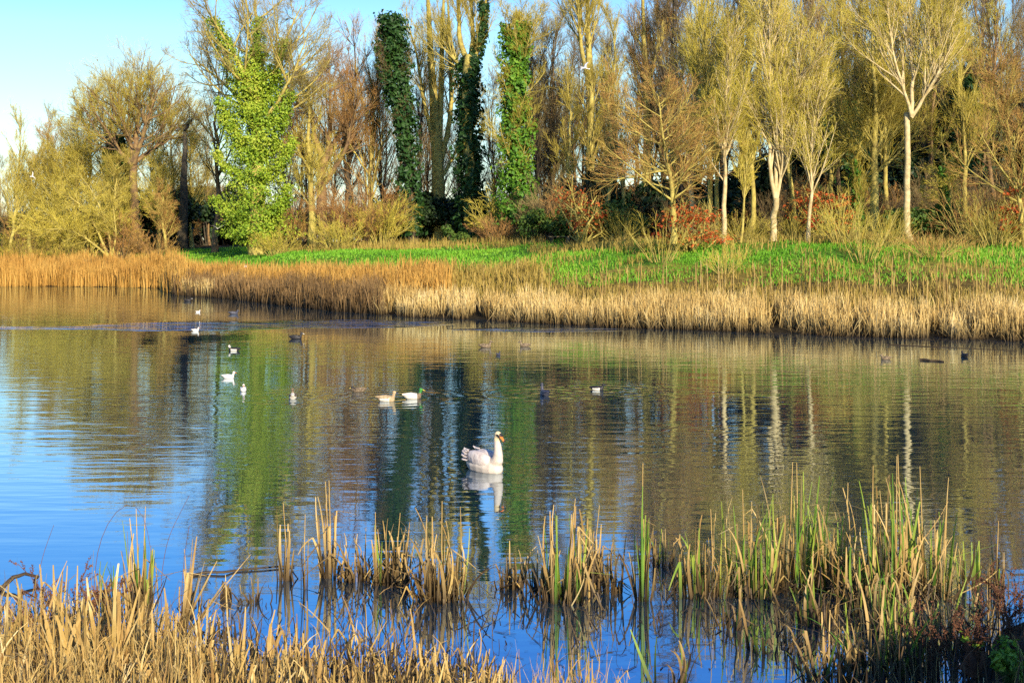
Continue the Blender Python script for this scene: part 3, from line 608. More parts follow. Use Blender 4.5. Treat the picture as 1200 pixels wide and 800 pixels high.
bare_tree('birch_tree', 'pale birch dividing into three tall stems above a short foot', 'tree', at(905, Y), 16, 'birch', 30, .22,
          stems=[(rel(905, Y, [(906, 288), (908, 250), (909, 232)]), .22, .18), (rel(905, Y, [(909, 235), (902, 200), (904, 150), (905, 90), (900, -20)]), .14, .05), (rel(905, Y, [(909, 235), (912, 205), (909, 150), (912, 80), (915, -30)], (0, .3, .4, .6, 1)), .13, .05), (rel(905, Y, [(910, 235), (916, 200), (922, 140), (930, 50)], (0, -.3, -.5, -1)), .12, .04)],
          bark='bark_pale', twig='twig_gold', limb_from=1, wide=.42, dens=2.2)
bare_tree('slim_tree', 'thin wavy pale stem right of the triple stemmed birch', 'tree', at(948, Y - 1), 13, 'birch', 31, .12, stems=[(rel(948, Y - 1, [(947, 288), (950, 240), (951, 190), (950, 140), (956, 110), (953, 60)]), .13, .04)], bark='bark_pale', twig='twig_gold', wide=.42, dens=1.2)
Y = 86
bare_tree('bare_tree', 'yellow green trunk with tangled low branches left of the lone tall birch', 'tree', at(1022, Y), 16, 'dome', 32, .3, stems=[(rel(1022, Y, [(1021, 280), (1022, 230), (1023, 180), (1020, 110), (1015, 20)]), .34, .08), (rel(1022, Y, [(1022, 200), (1035, 160), (1045, 100)], (0, 1, 1)), .16, .05)], bark='bark', twig='twig', wide=.36, dens=1.7)
r, _ = bare_tree('ivy_tree', 'short ivy clad stem left of the yellow green trunk', 'tree', at(1006, 84), 6, 'upright', 33, .12, lean=(-.04, 0), bark='bark', twig='twig', wide=.8, dens=.6)
ivy_on(r, [([(0, 0, .3), (-.1, 0, 3), (-.2, 0, 4.8)], .42, .28)], 1500, .18, 'ivy_mid', 331)
Y = 78
bare_tree('birch_tree', 'lone tall birch with a straight pink white trunk forking high in three', 'tree', at(1066, Y), 17, 'birch', 34, .2,
          stems=[(rel(1066, Y, [(1067, 284), (1066, 230), (1067, 180), (1068, 132)]), .22, .17), (rel(1066, Y, [(1068, 136), (1058, 105), (1045, 60), (1035, -10)]), .11, .04), (rel(1066, Y, [(1068, 134), (1072, 90), (1074, 30), (1070, -30)], (0, .3, .6, 1)), .13, .04), (rel(1066, Y, [(1068, 138), (1082, 110), (1095, 70), (1108, 0)], (0, -.3, -.6, -1)), .12, .04)],
          bark='bark_pale', twig='twig_gold', limb_from=1, wide=.40, dens=1.8)
r, _ = bare_tree('ivy_tree', 'leaning ivy stump between the lone tall birch and the right edge', 'tree', at(1113, 80), 6.2, 'low', 35, .13, lean=(-.12, 0), bark='bark', twig='twig_gold', wide=.8, dens=.9)
ivy_on(r, [([(0, 0, .2), (-.3, 0, 2.6), (-.55, 0, 4.4)], .38, .22)], 1300, .17, 'ivy_mid', 351)
Y = 74
bare_tree('bare_tree', 'golden tree with low spreading branches at the right edge', 'tree', at(1198, Y), 10.5, 'dome', 36, .16, stems=[(rel(1198, Y, [(1202, 286), (1196, 220), (1186, 150), (1172, 95)]), .17, .04)], bark='bark', twig='twig_red', wide=.75, dens=1.0)
for k, (px, Y, tp, wd_, bk, tw) in enumerate([(812, 88, 30, .6, 'bark_pale', 'twig_gold'), (880, 90, 10, .5, 'bark', 'twig'), (930, 90, -10, .5, 'bark', 'twig'), (975, 90, -20, .55, 'bark', 'twig'), (990, 95, -20, .5, 'bark_brown', 'twig'), (1042, 92, -30, .5, 'bark', 'twig_gold'), (1090, 94, -30, .5, 'bark_brown', 'twig'), (1130, 90, -20, .6, 'bark', 'twig'), (1165, 92, -30, .5, 'bark_brown', 'twig_gold'), (735, 100, 20, .5, 'bark', 'twig'), (715, 98, 90, .5, 'bark', 'twig_red'), (665, 104, 80, .5, 'bark', 'twig')]):
    bare_tree('wood_tree', ['pale thin trunk right of the layered beech', 'olive trunk behind the thin sapling and the triple birch', 'tall olive trunk behind the triple birch', 'tall trunk in the gap right of the wavy pale stem', 'brown trunk behind the yellow green trunk', 'golden tree behind the lone tall birch, on its left', 'brown tree behind the lone tall birch, on its right', 'olive tree above the leaning ivy stump', 'brown tree near the right edge, left of the low spreading tree', 'olive trunk left of the layered beech', 'lower reddish tree right of the gull tree', 'lower olive tree left of the gull tree'][k],
              'tree', at(px, Y), hgt(px, Y, tp), 'upright', 400 + k, .2, bark=bk, twig=tw, wide=wd_, dens=1.0)

# --- background wood: a few shapes, copied
protos = []
for k, (h_, sty, tw, bk) in enumerate([(24, 'upright', 'twig_shade', 'bark_brown'), (25, 'dome', 'twig_shade', 'bark_dark'), (22, 'dome', 'twig_grey', 'bark_brown'), (25, 'birch', 'twig_grey', 'bark_brown'), (23, 'upright', 'twig_grey', 'bark_dark')]):  # twig tones darkened to stand in for the wood's own shade
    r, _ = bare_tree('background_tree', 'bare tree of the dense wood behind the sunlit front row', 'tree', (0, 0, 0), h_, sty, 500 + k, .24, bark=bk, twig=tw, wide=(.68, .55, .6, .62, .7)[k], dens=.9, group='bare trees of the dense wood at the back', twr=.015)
    protos.append(r)
rng = np.random.default_rng(77)
spots = []
for px in np.arange(618, 1260, 17): spots.append((px + rng.uniform(-7, 7), rng.uniform(112, 134) if px < 780 else rng.uniform(98, 128), (.8 if px < 780 else 1.0)))
for px in np.arange(640, 1260, 21): spots.append((px + rng.uniform(-9, 9), rng.uniform(130, 165), 1.1))
for px in np.arange(325, 640, 13): spots.append((px + rng.uniform(-6, 6), rng.uniform(128, 156), .82))
for px in np.arange(-20, 140, 14): spots.append((px + rng.uniform(-6, 6), rng.uniform(156, 172), .5 + .12 * (px > 60)))
for px in (176, 192, 212, 232, 246, 262, 280): spots.append((px, rng.uniform(168, 180), .62))
used = set()
for k, (px, Y, s) in enumerate(spots):
    q = int(rng.integers(0, 5))
    if px < 330: q = (2, 3)[k % 2]
    o = protos[q] if q not in used else copy_tree(protos[q])
    used.add(q)
    o.location = at(px, Y); o.rotation_euler = (rng.normal() * .03, rng.normal() * .03, rng.uniform(0, 6.28)); sc = s * rng.uniform(.8, 1.12)
    o.scale = (sc * rng.uniform(.8, 1.), sc * rng.uniform(.8, 1.), sc)
# trees of the same wood beyond the right edge, whose shade falls into the picture
for k in range(6):
    o = copy_tree(protos[k % 5]); px = 1275 + k * 42; o.location = at(px, 72 + (k * 13) % 30); o.rotation_euler = (0, 0, k * 1.7); o.scale = (.9, .9, .95)
# evergreen understorey at the back
eb = []
for k in range(3):
    eb.append(leaf_bush('dark_evergreen', 'dark evergreen bush of the understorey behind the bare trunks', 'bush', (0, 0, 0), 7, 6.5, 3200, .40, 'holly', 600 + k, group='dark evergreen bushes behind the trunks'))
k = 0
for px in list(np.arange(655, 1230, 24)) + list(np.arange(960, 1200, 20)):
    o = eb[k] if k < 3 else copy_tree(eb[k % 3]); k += 1
    back = k > 24
    Y = rng.uniform(98, 112) if not back else rng.uniform(112, 120)
    o.location = at(px + rng.uniform(-8, 8), Y); o.rotation_euler = (0, 0, rng.uniform(0, 6.28))
    s = rng.uniform(.55, .9) if not back else rng.uniform(1.0, 1.5)
    o.scale = (s, s, s * rng.uniform(.9, 1.25) * (1.35 if back else 1))
for px in np.arange(455, 640, 30):
    o = copy_tree(eb[k % 3]); k += 1; o.location = at(px + rng.uniform(-8, 8), rng.uniform(136, 150)); o.rotation_euler = (0, 0, rng.uniform(0, 6.28)); o.scale = (.8, .8, .55)
for px in np.arange(-30, 330, 24):
    o = copy_tree(eb[k % 3]); k += 1; o.location = at(px + rng.uniform(-8, 8), rng.uniform(176, 188)); o.rotation_euler = (0, 0, rng.uniform(0, 6.28)); q_ = rng.uniform(.7, 1.25); o.scale = (1.1, 1.1, q_ * (1.2 if 190 < px < 300 else .75))
for px in np.arange(960, 1200, 26):
    o = copy_tree(eb[k % 3]); k += 1; o.location = at(px + rng.uniform(-8, 8), rng.uniform(106, 122)); o.rotation_euler = (0, 0, rng.uniform(0, 6.28)); q_ = rng.uniform(1.1, 1.9); o.scale = (1., 1., q_)
for k, (px, Y, wv, tp) in enumerate([(1000, 100, 3.2, 120), (1128, 102, 4.5, 85), (1105, 108, 4, 120), (975, 108, 3.5, 140)]):
    r, _ = bare_tree('ivy_tree', ['dark ivy covered tree behind the yellow green trunk', 'dark green conifer like ivy tree at back right of the lone birch', 'dark ivy tree deep in the wood, right of the lone birch', 'dark ivy tree deep in the wood behind the wavy stem'][k], 'tree', at(px, Y), hgt(px, Y, tp - 20), 'upright', 650 + k, .3, bark='bark_dark', twig='twig_grey', wide=.4, dens=.6)
    hh = hgt(px, Y, tp); ivy_on(r, [([(0, 0, .3), (.1, 0, hh * .5), (0, 0, hh)], wv * .5, .7)], 5200, .36, 'ivy_dark', 660 + k)

# --- front shrubs of the wood edge
for k, (px, Y, w, h_) in enumerate([(683, 92, 4.0, 5.6), (808, 77.5, 4.4, 3.4), (966, 81, 3.8, 3.6), (1196, 75, 3.0, 4.0)]):
    leaf_bush('copper_beech', ['small copper red beech left of the gap of sky, deep under the gull tree', 'copper red beech in level sprays round the foot of the layered beech', 'copper red beech sapling right of the wavy pale stem', 'copper red beech at the right edge of the wood'][k], 'bush', at(px, Y), w, h_, (700, 1150, 1000, 900)[k], .17, 'beech_leaf', 700 + k, bark='bark', lumps=26, layered=1)
for k, (px, Y, w, h_, mt) in enumerate([(642, 99, 4.5, 2.6, 'bramble'), (672, 98, 5, 3.0, 'bramble'), (706, 96, 5, 2.8, 'bramble'), (735, 95, 4.5, 2.9, 'bramble'), (1072, 80, 3.6, 2.1, 'bramble'), (1102, 80, 3.4, 2.2, 'bramble')]):
    leaf_bush('bramble_bush', ['green bramble right of the sunlit ivy column', 'broad green bramble behind the bench', 'green bramble in front of the gull tree', 'green bramble left of the layered beech', 'yellow green bramble at the foot of the lone tall birch', 'yellow green bramble by the leaning ivy stump'][k], 'bush', at(px, Y), w, h_, 2000, .2, mt, 720 + k)
for k, (px, Y, w, h_, n_, tw) in enumerate([(775, 74, 4.6, 3.6, 18, 'twig'), (1012, 69, 4.6, 4.2, 18, 'twig'), (985, 76, 4, 3.6, 40, 'twig_gold'), (1040, 74, 3.5, 2.6, 40, 'twig'), (1140, 77, 4.6, 4.2, 56, 'twig_red'), (1165, 74, 4, 3.2, 46, 'twig'), (870, 80, 5, 2.2, 50, 'twig'), (930, 81, 5, 2.4, 50, 'twig'), (820, 82, 4, 2.6, 46, 'twig_red'), (728, 92, 4, 2.6, 40, 'twig'), (850, 70, 3, 2.0, 30, 'twig_gold'), (1092, 68, 4, 2.0, 40, 'twig_red')]):
    twig_bush('meadow_shrub' if k in (0, 1, 10, 11) else 'scrub_bush', ['airy golden shrub on the bank in front of the copper beech', 'tall airy golden shrub on the meadow below the yellow green trunk', 'golden shrub at the wood edge left of the yellow green trunk', 'low olive shrub left of the lone tall birch foot', 'red brown shrub right of the leaning ivy stump', 'olive shrub near the right edge of the wood', 'low olive scrub between the grey white trunk and the triple birch', 'low olive scrub between the triple birch and the wavy stem', 'red brown scrub right of the copper beech', 'olive scrub behind the airy golden bank shrub', 'small golden shrub low on the meadow below the grey white trunk', 'low red brown shrub on the meadow below the lone birch'][k], 'bush', at(px, Y), w, h_, n_, 740 + k, tw, 'bark', sub=(5, 4), twr=.006)

# ------------------------------------------------------------------ reeds and grass of the far bank (nobody could count them)
rng = np.random.default_rng(5)
def bank_pts(n, p0, p1, d0, d1, clump=0, cs=.25):
    if clump:
        c = n // clump; px = rng.uniform(p0, p1, c); d = rng.uniform(d0, d1, c)
        X, Y, _ = front(px, d); X = np.repeat(X, clump) + rng.normal(size=c * clump) * cs; Y = np.repeat(Y, clump) + rng.normal(size=c * clump) * cs
    else: X, Y, _ = front(rng.uniform(p0, p1, n), rng.uniform(d0, d1, n))
    return np.stack([X, Y, np.maximum(gz(X, Y), -.05)], -1)
def wave(X, s=0.): return np.sin(X * .9 + s) * .4 + np.sin(X * 2.3 + 1.7 + s) * .35 + np.sin(X * .31 + s * 2) * .35 + np.sin(X * 4.1 + 2 * s) * .25
def reeds(B, h0, h1, w, lean=.10, bend=.5, kinkp=.25, gap=None):
    if gap is not None: B = B[wave(B[:, 0]) + rng.normal(size=len(B)) * .15 > gap]
    n = len(B); h = rng.uniform(h0, h1, n) * (1 + .16 * wave(B[:, 0], 2.)); kk = np.where(rng.uniform(size=n) < kinkp, rng.uniform(.35, .85, n), 2.)
    az = rng.uniform(0, 2 * np.pi, n)
    return blades(B, h, az, np.abs(rng.normal(size=n)) * lean, rng.normal(size=n) * bend, np.full(n, w) * rng.uniform(.6, 1.4, n), rng, K=6, kink=kk, kang=rng.choice([1.2, 1.8, 2.4]))
g = Geo()
g.add(*reeds(bank_pts(13500, 440, 1320, .5, 3.4, 18, .13), .7, 1.45, .040, .20, .5, .36, gap=-.85))
g.add(*reeds(bank_pts(9000, 440, 1320, -.9, .6, 18, .08), .45, 1.4, .036, .16, .6, .35, gap=-.08))
g.add(*reeds(bank_pts(2600, 440, 1320, -1.0, .6, 8, .25), .4, 1.3, .032, .6, 1.0, .5, gap=-.5))
g.add(*reeds(bank_pts(500, 212, 250, -.6, .6, 25, .10), .8, 1.5, .05, .14, .4, .25))
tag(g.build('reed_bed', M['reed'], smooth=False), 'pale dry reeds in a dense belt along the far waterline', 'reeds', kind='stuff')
g = Geo()
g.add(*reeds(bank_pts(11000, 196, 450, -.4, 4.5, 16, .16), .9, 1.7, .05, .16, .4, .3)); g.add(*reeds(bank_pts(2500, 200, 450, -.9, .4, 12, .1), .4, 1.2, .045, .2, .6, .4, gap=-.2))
tag(g.build('shaded_reed_bed', M['reed_shaded'], smooth=False), 'brown reeds coloured dark as if shaded on the bend of the far bank below the great ivy tree', 'reeds', kind='stuff')
g = Geo()
g.add(*reeds(bank_pts(14000, -60, 215, -.5, 9, 12, .22), 1.3, 2.3, .07, .10, .3, .12))
g.add(*reeds(bank_pts(7000, 200, 520, 3.5, 9, 8, .3), 1.0, 1.7, .06, .12, .4, .15))
g.add(*reeds(bank_pts(500, 480, 520, 5, 8, 25, .4), 1.2, 1.8, .05, .1, .3, .1))
tag(g.build('rusty_reed_bed', M['reed_rust'], smooth=False), 'rusty orange reeds on the far bank at left', 'reeds', kind='stuff')
g = Geo()
g.add(*reeds(bank_pts(9000, 190, 640, 5, 13, 7, .3), .35, .9, .05, .3, .8, .1))
g.add(*reeds(bank_pts(11000, 600, 1320, 3.0, 7.5, 8, .3), .25, .7, .035, .3, .8, .1))
g.add(*reeds(bank_pts(2600, 600, 1320, 8.5, 18, 20, .5), .3, .7, .035, .3, .8, .1))
g.add(*reeds(bank_pts(4200, 620, 1320, 19, 26, 7, .35), .3, .8, .04, .3, .8, .1))
g.add(*reeds(bank_pts(3000, 300, 640, 28, 40, 7, .4), .3, .9, .05, .3, .8, .1))
tag(g.build('bank_grass', M['bankgrass'], smooth=False), 'tawny rough grass between the reeds and the green meadow', 'grass', kind='stuff')
g = Geo()
B = bank_pts(26000, 640, 1320, 9, 21, 6, .35); B = B[np.sin(B[:, 0] * .7 + B[:, 1] * .5) + np.sin(B[:, 0] * .33 - B[:, 1] * .9) + rng.normal(size=len(B)) * .6 > -.7]; n = len(B)
g.add(*blades(B, rng.uniform(.10, .26, n), rng.uniform(0, 6.28, n), np.abs(rng.normal(size=n)) * .4, np.abs(rng.normal(size=n)) * .6, np.full(n, .05), rng, K=4))
B = bank_pts(26000, 165, 660, 12, 42, 6, .4); B = B[np.sin(B[:, 0] * .5 + B[:, 1] * .4) + np.sin(B[:, 0] * .23 - B[:, 1] * .6) + rng.normal(size=len(B)) * .6 > -1.0]; n = len(B)
g.add(*blades(B, rng.uniform(.10, .26, n), rng.uniform(0, 6.28, n), np.abs(rng.normal(size=n)) * .4, np.abs(rng.normal(size=n)) * .6, np.full(n, .07), rng, K=4))
tag(g.build('meadow_grass', M['turf'], smooth=False), 'bright green meadow grass below the wood', 'grass', kind='stuff')
# tall bleached stalks standing over the reeds
g = Geo(); n = 110
px = np.concatenate([rng.uniform(560, 800, 25), rng.uniform(800, 1200, 75), rng.uniform(-10, 140, 10)]); X, Y, Z = front(px, rng.uniform(2.5, 7, n))
B = np.stack([X, Y, Z], -1); h_ = rng.uniform(1.5, 2.5, n); tp = B + np.stack([rng.normal(size=n) * .06, rng.normal(size=n) * .06, h_], -1)
g.add(*tubes(np.stack([B, (B + tp) / 2, tp], 1), np.array([[.022, .019, .014]]).repeat(n, 0), 4))
tag(g.build('bleached_stalk', M['straw']), 'tall bleached stalks standing over the far reeds', 'stalks', kind='stuff')

# ------------------------------------------------------------------ bench and marker post
def box(bm, c, s, rz=0):
    m = bmesh.ops.create_cube(bm, size=1)['verts']
    bmesh.ops.scale(bm, vec=s, verts=m)
    if rz: bmesh.ops.rotate(bm, cent=(0, 0, 0), matrix=__import__('mathutils').Matrix.Rotation(rz, 3, 'Y'), verts=m)
    bmesh.ops.translate(bm, vec=c, verts=m); return m
def bm_obj(name, parts, m, parent, bevel=.012):
    bm = bmesh.new()
    for p in parts: box(bm, *p)
    bmesh.ops.bevel(bm, geom=list(bm.edges), offset=bevel, segments=1, affect='EDGES')
    me = bpy.data.meshes.new(name); bm.to_mesh(me); bm.free(); return link(name, me, m, parent)
b = thing('wooden_bench', 'low weathered wooden bench on the meadow before the brambles', 'bench', at(656, 95), rz=.15)
bm_obj('seat', [((0, -.11, .48), (1.7, .2, .06)), ((0, .11, .48), (1.7, .2, .06))], M['wood'], b)
bm_obj('leg', [((-.6, 0, .21), (.18, .42, .44))], M['bark_dark'], b); bm_obj('leg', [((.6, 0, .21), (.22, .44, .44))], M['wood'], b)  # left leg coloured dark for its shade, right leg plain wood
b = thing('marker_post', 'short wooden marker post with a small red plate on the bank below the ivy tree', 'post', at(288, 98))
bm_obj('post', [((0, 0, .55), (.12, .12, 1.5))], M['wood'], b, .01); bm_obj('plate', [((0, -.08, .75), (.2, .03, .5))], M['red'], b, .006)
bm_obj('cap', [((0, -.08, 1.08), (.2, .032, .13))], M['white'], b, .006)

# ------------------------------------------------------------------ birds
def loft(secs, n=14):
    """secs: (x, z centre, half width, half height) -> closed shell"""
    V = []; a = np.arange(n) / n * 2 * np.pi
    for x, zc, w, h in secs: V += [(x, w * math.cos(t), zc + h * math.sin(t)) for t in a]
    Q = [(i * n + j, i * n + (j + 1) % n, (i + 1) * n + (j + 1) % n, (i + 1) * n + j) for i in range(len(secs) - 1) for j in range(n)]
    return V, Q
def path_shell(pts, rad, n=10, fl=1.):
    P = np.asarray(pts, float)[None]; R = np.asarray(rad, float)[None]; return tubes(P, R, n)
def fuse(name, shells, voxel, smooth=6):
    """joins closed shells into one continuous skin"""
    bm = bmesh.new()
    for V, Q in shells:
        vs = [bm.verts.new(v) for v in V]
        for q in Q: bm.faces.new([vs[i] for i in q])
    bmesh.ops.holes_fill(bm, edges=[e for e in bm.edges if e.is_boundary], sides=0)
    bmesh.ops.recalc_face_normals(bm, faces=bm.faces)
    me = bpy.data.meshes.new(name + '_raw'); bm.to_mesh(me); bm.free()
    o = bpy.data.objects.new(name + '_raw', me); COL.objects.link(o)
    r = o.modifiers.new('r', 'REMESH'); r.mode = 'VOXEL'; r.voxel_size = voxel; r.use_smooth_shade = True
    s = o.modifiers.new('s', 'SMOOTH'); s.iterations = smooth; s.factor = .5
    dg = bpy.context.evaluated_depsgraph_get(); dg.update()
    out = bpy.data.meshes.new_from_object(o.evaluated_get(dg)); out.name = name
    bpy.data.objects.remove(o); bpy.data.meshes.remove(me)
    for p in out.polygons: p.use_smooth = True
    return out
def paint(me, rules):
    """material index by where a face lies on the body"""
    for p in me.polygons:
        c = p.center
        for k, f in rules:
            if f(c): p.material_index = k; break
def feather_fan(base, dirs, L, w, rng, curl=.0):
    g = Geo()
    for b, d, l in zip(base, dirs, L):
        d = nrm(np.array(d, float)); s = nrm(np.cross(d, [0, 0, 1.])); u = np.cross(s, d)
        K = 6; t = np.linspace(0, 1, K); c = np.array(b)[None] + d[None] * (t * l)[:, None] + u[None] * (curl * l * t ** 2)[:, None]
        wp = w * np.array([.5, .9, 1., .95, .75, .25])
        V = np.stack([c - s * wp[:, None], c + u * (w * .25), c + s * wp[:, None]], 1).reshape(-1, 3)
        V2 = V - u * .006
        Q = []
        for k in range(K - 1):
            for j in range(2):
                a = k * 3 + j; Q += [(a, a + 1, a + 4, a + 3), (a + 18 + 3, a + 18 + 4, a + 18 + 1, a + 18)]
            Q += [(k * 3, k * 3 + 3, k * 3 + 21, k * 3 + 18), (k * 3 + 2, k * 3 + 20, k * 3 + 23, k * 3 + 5)]
        g.add(np.concatenate([V, V2]), Q)
    return g
def swan():
    p = wat(568, 551)
    t = thing('swan', 'white mute swan with an upright neck and orange bill swimming in mid lake', 'swan', p, rz=math.radians(-48))
    t.scale = (.90, .90, .94)
    body = loft([(-.52, .16, .02, .02), (-.47, .15, .09, .07), (-.36, .12, .17, .15), (-.2, .10, .225, .20), (0, .10, .24, .215), (.18, .09, .225, .20), (.32, .08, .18, .17), (.42, .07, .11, .11), (.46, .06, .04, .05)])
    neck = path_shell([(.22, 0, .12), (.32, 0, .17), (.38, 0, .25), (.395, 0, .34), (.388, 0, .46), (.372, 0, .57), (.362, 0, .64), (.378, 0, .69), (.41, 0, .712), (.45, 0, .70)],
                      [.14, .135, .115, .094, .078, .067, .062, .062, .06, .042], 14)
    head = loft([(.315, .700, .02, .02), (.335, .706, .05, .05), (.385, .714, .068, .068), (.43, .706, .060, .062), (.468, .688, .040, .044), (.495, .672, .025, .03)])
    me = fuse('body', [body, neck, head], .012, 5); paint(me, [(1, lambda c: c.z > .6)])
    link('body', me, [M['swan'], M['cream']], t)
    rng = np.random.default_rng(8)
    for s in (-1, 1):     # folded, slightly arched wings
        base, dirs, L = [], [], []
        for row, (x0, z0, z1, ln, ny_) in enumerate([(-.25, .17, .37, .20, 5), (-.31, .20, .35, .19, 4)]):
            for k in range(ny_):
                u = k / (ny_ - 1); a_ = math.radians(-8 + 80 * u)
                y = s * (.105 + .125 * math.cos(a_) * (1 - .35 * max(0, row - 2) / 2)); z = .20 + (z1 - .20) * math.sin(a_) if a_ > 0 else .18
                base.append((x0 - .05 * u, y, z + .004)); dirs.append((-1, -s * .16, .03 + (.10 + .22 * u) * (row >= 1))); L.append(ln * .72 * rng.uniform(.85, 1.15))
        wing = loft([(.29, .17, .02, .02), (.24, .19, .085, .11), (.12, .20, .12, .155), (-.04, .205, .125, .17), (-.2, .22, .115, .155), (-.32, .25, .075, .10), (-.40, .28, .02, .03)])
        g = Geo(); V = np.array(wing[0]); V[:, 1] += s * .115; g.add(V, wing[1])
        f = feather_fan(base, dirs, L, .042, rng); g.V += f.V
        for q in f.Q: g.Q.append(q + g.n)
        g.n += f.n; g.M += f.M
        g.build('wing', M['swanwing'], t)
    tb = [(-.44, y, .15) for y in np.linspace(-.09, .09, 6)]
    feather_fan(tb, [(-1, y[1] * 2.2, 1.1) for y in tb], [.18, .22, .25, .25, .22, .18], .04, rng).build('tail', M['swan'], t)
    link('bill', fuse('bill', [loft([(.465, .690, .040, .040), (.495, .668, .034, .030), (.535, .634, .027, .021), (.570, .604, .022, .014), (.585, .592, .009, .007)])], .006, 3), M['orange'], t)
    link('bill_knob', fuse('bill_knob', [loft([(.455, .715, .014, .014), (.465, .722, .034, .026), (.488, .712, .036, .030), (.506, .690, .018, .018)])], .005, 2), M['black'], t)
    link('bill_tip', fuse('bill_tip', [loft([(.568, .607, .020, .018), (.582, .594, .019, .015), (.596, .580, .008, .008)])], .004, 1), M['black'], t)
    for s in (-1, 1):     # black lores from bill to eye
        link('lore', fuse('lore', [path_shell([(.415, s * .062, .718), (.445, s * .052, .708), (.485, s * .034, .678)], [.012, .020, .016], 8)], .004, 1), M['black'], t)
        link('eye', fuse('eye', [loft([(.412, .716, .002, .002), (.417, .716, .007, .007), (.422, .716, .007, .007), (.427, .716, .002, .002)])], .003, 1), M['black'], t).location = (0, s * .066, .006)
    return t
swan()
def duck(px, py, yaw, label, L=.5, cat='duck', name='duck', bodym='brown', headm=None, billm='yellow', breastm=None, flank=None, sit=0., neck=1., group=None, tailup=.0, wings=None):
    t = thing(name, label, cat, wat(px, py), group, math.radians(yaw)); k = L / .5
    body = loft([(-.25, .085 + tailup, .01, .01), (-.21, .075 + tailup * .7, .04, .03), (-.14, .05, .08, .065), (-.04, .045, .10, .085), (.07, .045, .098, .085), (.14, .045, .075, .07), (.185, .05, .035, .04)])
    nk = path_shell([(.10, 0, .06), (.145, 0, .09), (.165, 0, .09 + .045 * neck), (.175, 0, .10 + .085 * neck)], [.06, .05, .036, .034], 10)
    zc = .11 + .10 * neck
    hd = loft([(.135, zc, .008, .008), (.15, zc, .032, .032), (.18, zc + .003, .040, .040), (.21, zc - .005, .032, .032), (.23, zc - .012, .016, .016)])
    me = fuse('body', [body, nk, hd], .0105, 4)
    mats = [M[bodym], M[headm or bodym], M[breastm or bodym], M[flank or bodym]]
    zt = .085 + .03 * neck
    paint(me, [(1, lambda c: c.x > .10 and c.z > zt + .015), (2, lambda c: c.x > .09), (3, lambda c: -.14 < c.x < .1 and c.z < .095)])
    me.transform(__import__('mathutils').Matrix.Diagonal((k, k, k, 1)))
    link('body', me, mats, t)
    b = fuse('bill', [loft([(.222, zc - .008, .016, .016), (.245, zc - .02, .018, .010), (.275, zc - .028, .019, .006), (.288, zc - .031, .008, .003)])], .006, 1)
    b.transform(__import__('mathutils').Matrix.Diagonal((k, k, k, 1))); link('bill', b, M[billm], t)
    rng = np.random.default_rng(int(px))
    for s in (-1, 1):
        V, Q = loft([(.09, .085, .008, .01), (.05, .09, .022, .035), (-.05, .095, .026, .042), (-.15, .095, .02, .03), (-.25, .10 + tailup * .4, .006, .008)])
        V = np.array(V); V[:, 1] += s * (.072 - .10 * np.clip(-V[:, 0] - .05, 0, 1)); V *= k
        g = Geo(); g.add(V, Q); g.build('wing', M[wings or bodym], t)
    return t
def gull_sit(px, py, yaw, label, L=.4): return duck(px, py, yaw, label, L, 'gull', 'gull', 'white', 'white', 'orange', wings='gullgrey' if abs(yaw) > 60 else 'white', neck=1.0, tailup=.02, group='gulls resting on the water')
gull_sit(268, 443, 0, 'white gull swimming to the right near the upright facing gull', .42)
gull_sit(285, 458, -75, 'white gull facing the camera below the other swimming gull', .42)
gull_sit(232, 366, 10, 'tiny white gull nearest the dark reeds at left', .3)
gull_sit(229, 388, 0, 'tiny white gull on the ruffled blue water at left', .38)
gd = 'ducks scattered over the lake'
duck(343, 467, 100, 'mottled brown and white duck seen from behind below the gulls', .5, bodym='palegrey', headm='brown', wings='brown', flank='palegrey', group=gd, neck=1.1, tailup=.04)
duck(420, 459, 175, 'dark brown duck feeding with lowered head left of the tan duck', .45, bodym='brown', headm='black', neck=.2, group=gd)
duck(453, 470, -12, 'tan female duck swimming right behind the green headed drake', .56, bodym='tan', headm='tan', billm='slate', wings='tan', flank='palegrey', group=gd)
duck(484, 467, 8, 'drake with a green head and yellow bill leading the tan duck', .56, bodym='palegrey', headm='green', billm='yellow', breastm='brown', wings='palegrey', group=gd)
duck(638, 463, 110, 'slate dark duck swimming away upright at mid lake', .52, bodym='slate', headm='slate', billm='slate', neck=1.5, tailup=.03, group=gd)
duck(700, 457, -15, 'black and white tufted duck low in a ring of ripples', .44, bodym='black', headm='black', billm='slate', flank='palegrey', neck=.7, group=gd)
duck(347, 397, 5, 'black coot with white face under the reflection of the ivy tree', .62, 'coot', 'coot', 'black', 'black', 'white', neck=.8)
duck(274, 411, 170, 'dark duck with a white cheek left of the ivy tree reflection', .5, bodym='black', headm='palegrey', billm='slate', flank='palegrey', neck=.7, group=gd)
duck(220, 353, 0, 'black coot beside the pale tuft of reeds at left', .6, 'coot', 'coot', 'black', 'black', 'white', neck=.6)
duck(274, 368, 20, 'low dark duck under the shaded reeds at left', .6, bodym='slate', headm='slate', billm='slate', neck=.5, group=gd)
duck(569, 407, 10, 'brown duck near the reeds above the swan', .55, bodym='brown', headm='brown', billm='slate', neck=1., group=gd)
duck(615, 406, 200, 'brown duck resting right of another one near the reeds', .5, bodym='brown', headm='brown', billm='slate', neck=.9, group=gd)
duck(584, 416, 60, 'tiny dark duckling sized bird below the brown duck pair', .28, bodym='slate', headm='slate', billm='slate', neck=1., group=gd)
duck(1038, 421, 190, 'small brown and white duck near the right hand reeds', .42, bodym='brown', headm='brown', billm='slate', flank='brown', neck=.8, group=gd)
duck(1130, 418, 95, 'dark round coot near the right hand reeds', .48, 'coot', 'coot', 'black', 'black', 'white', neck=.7)
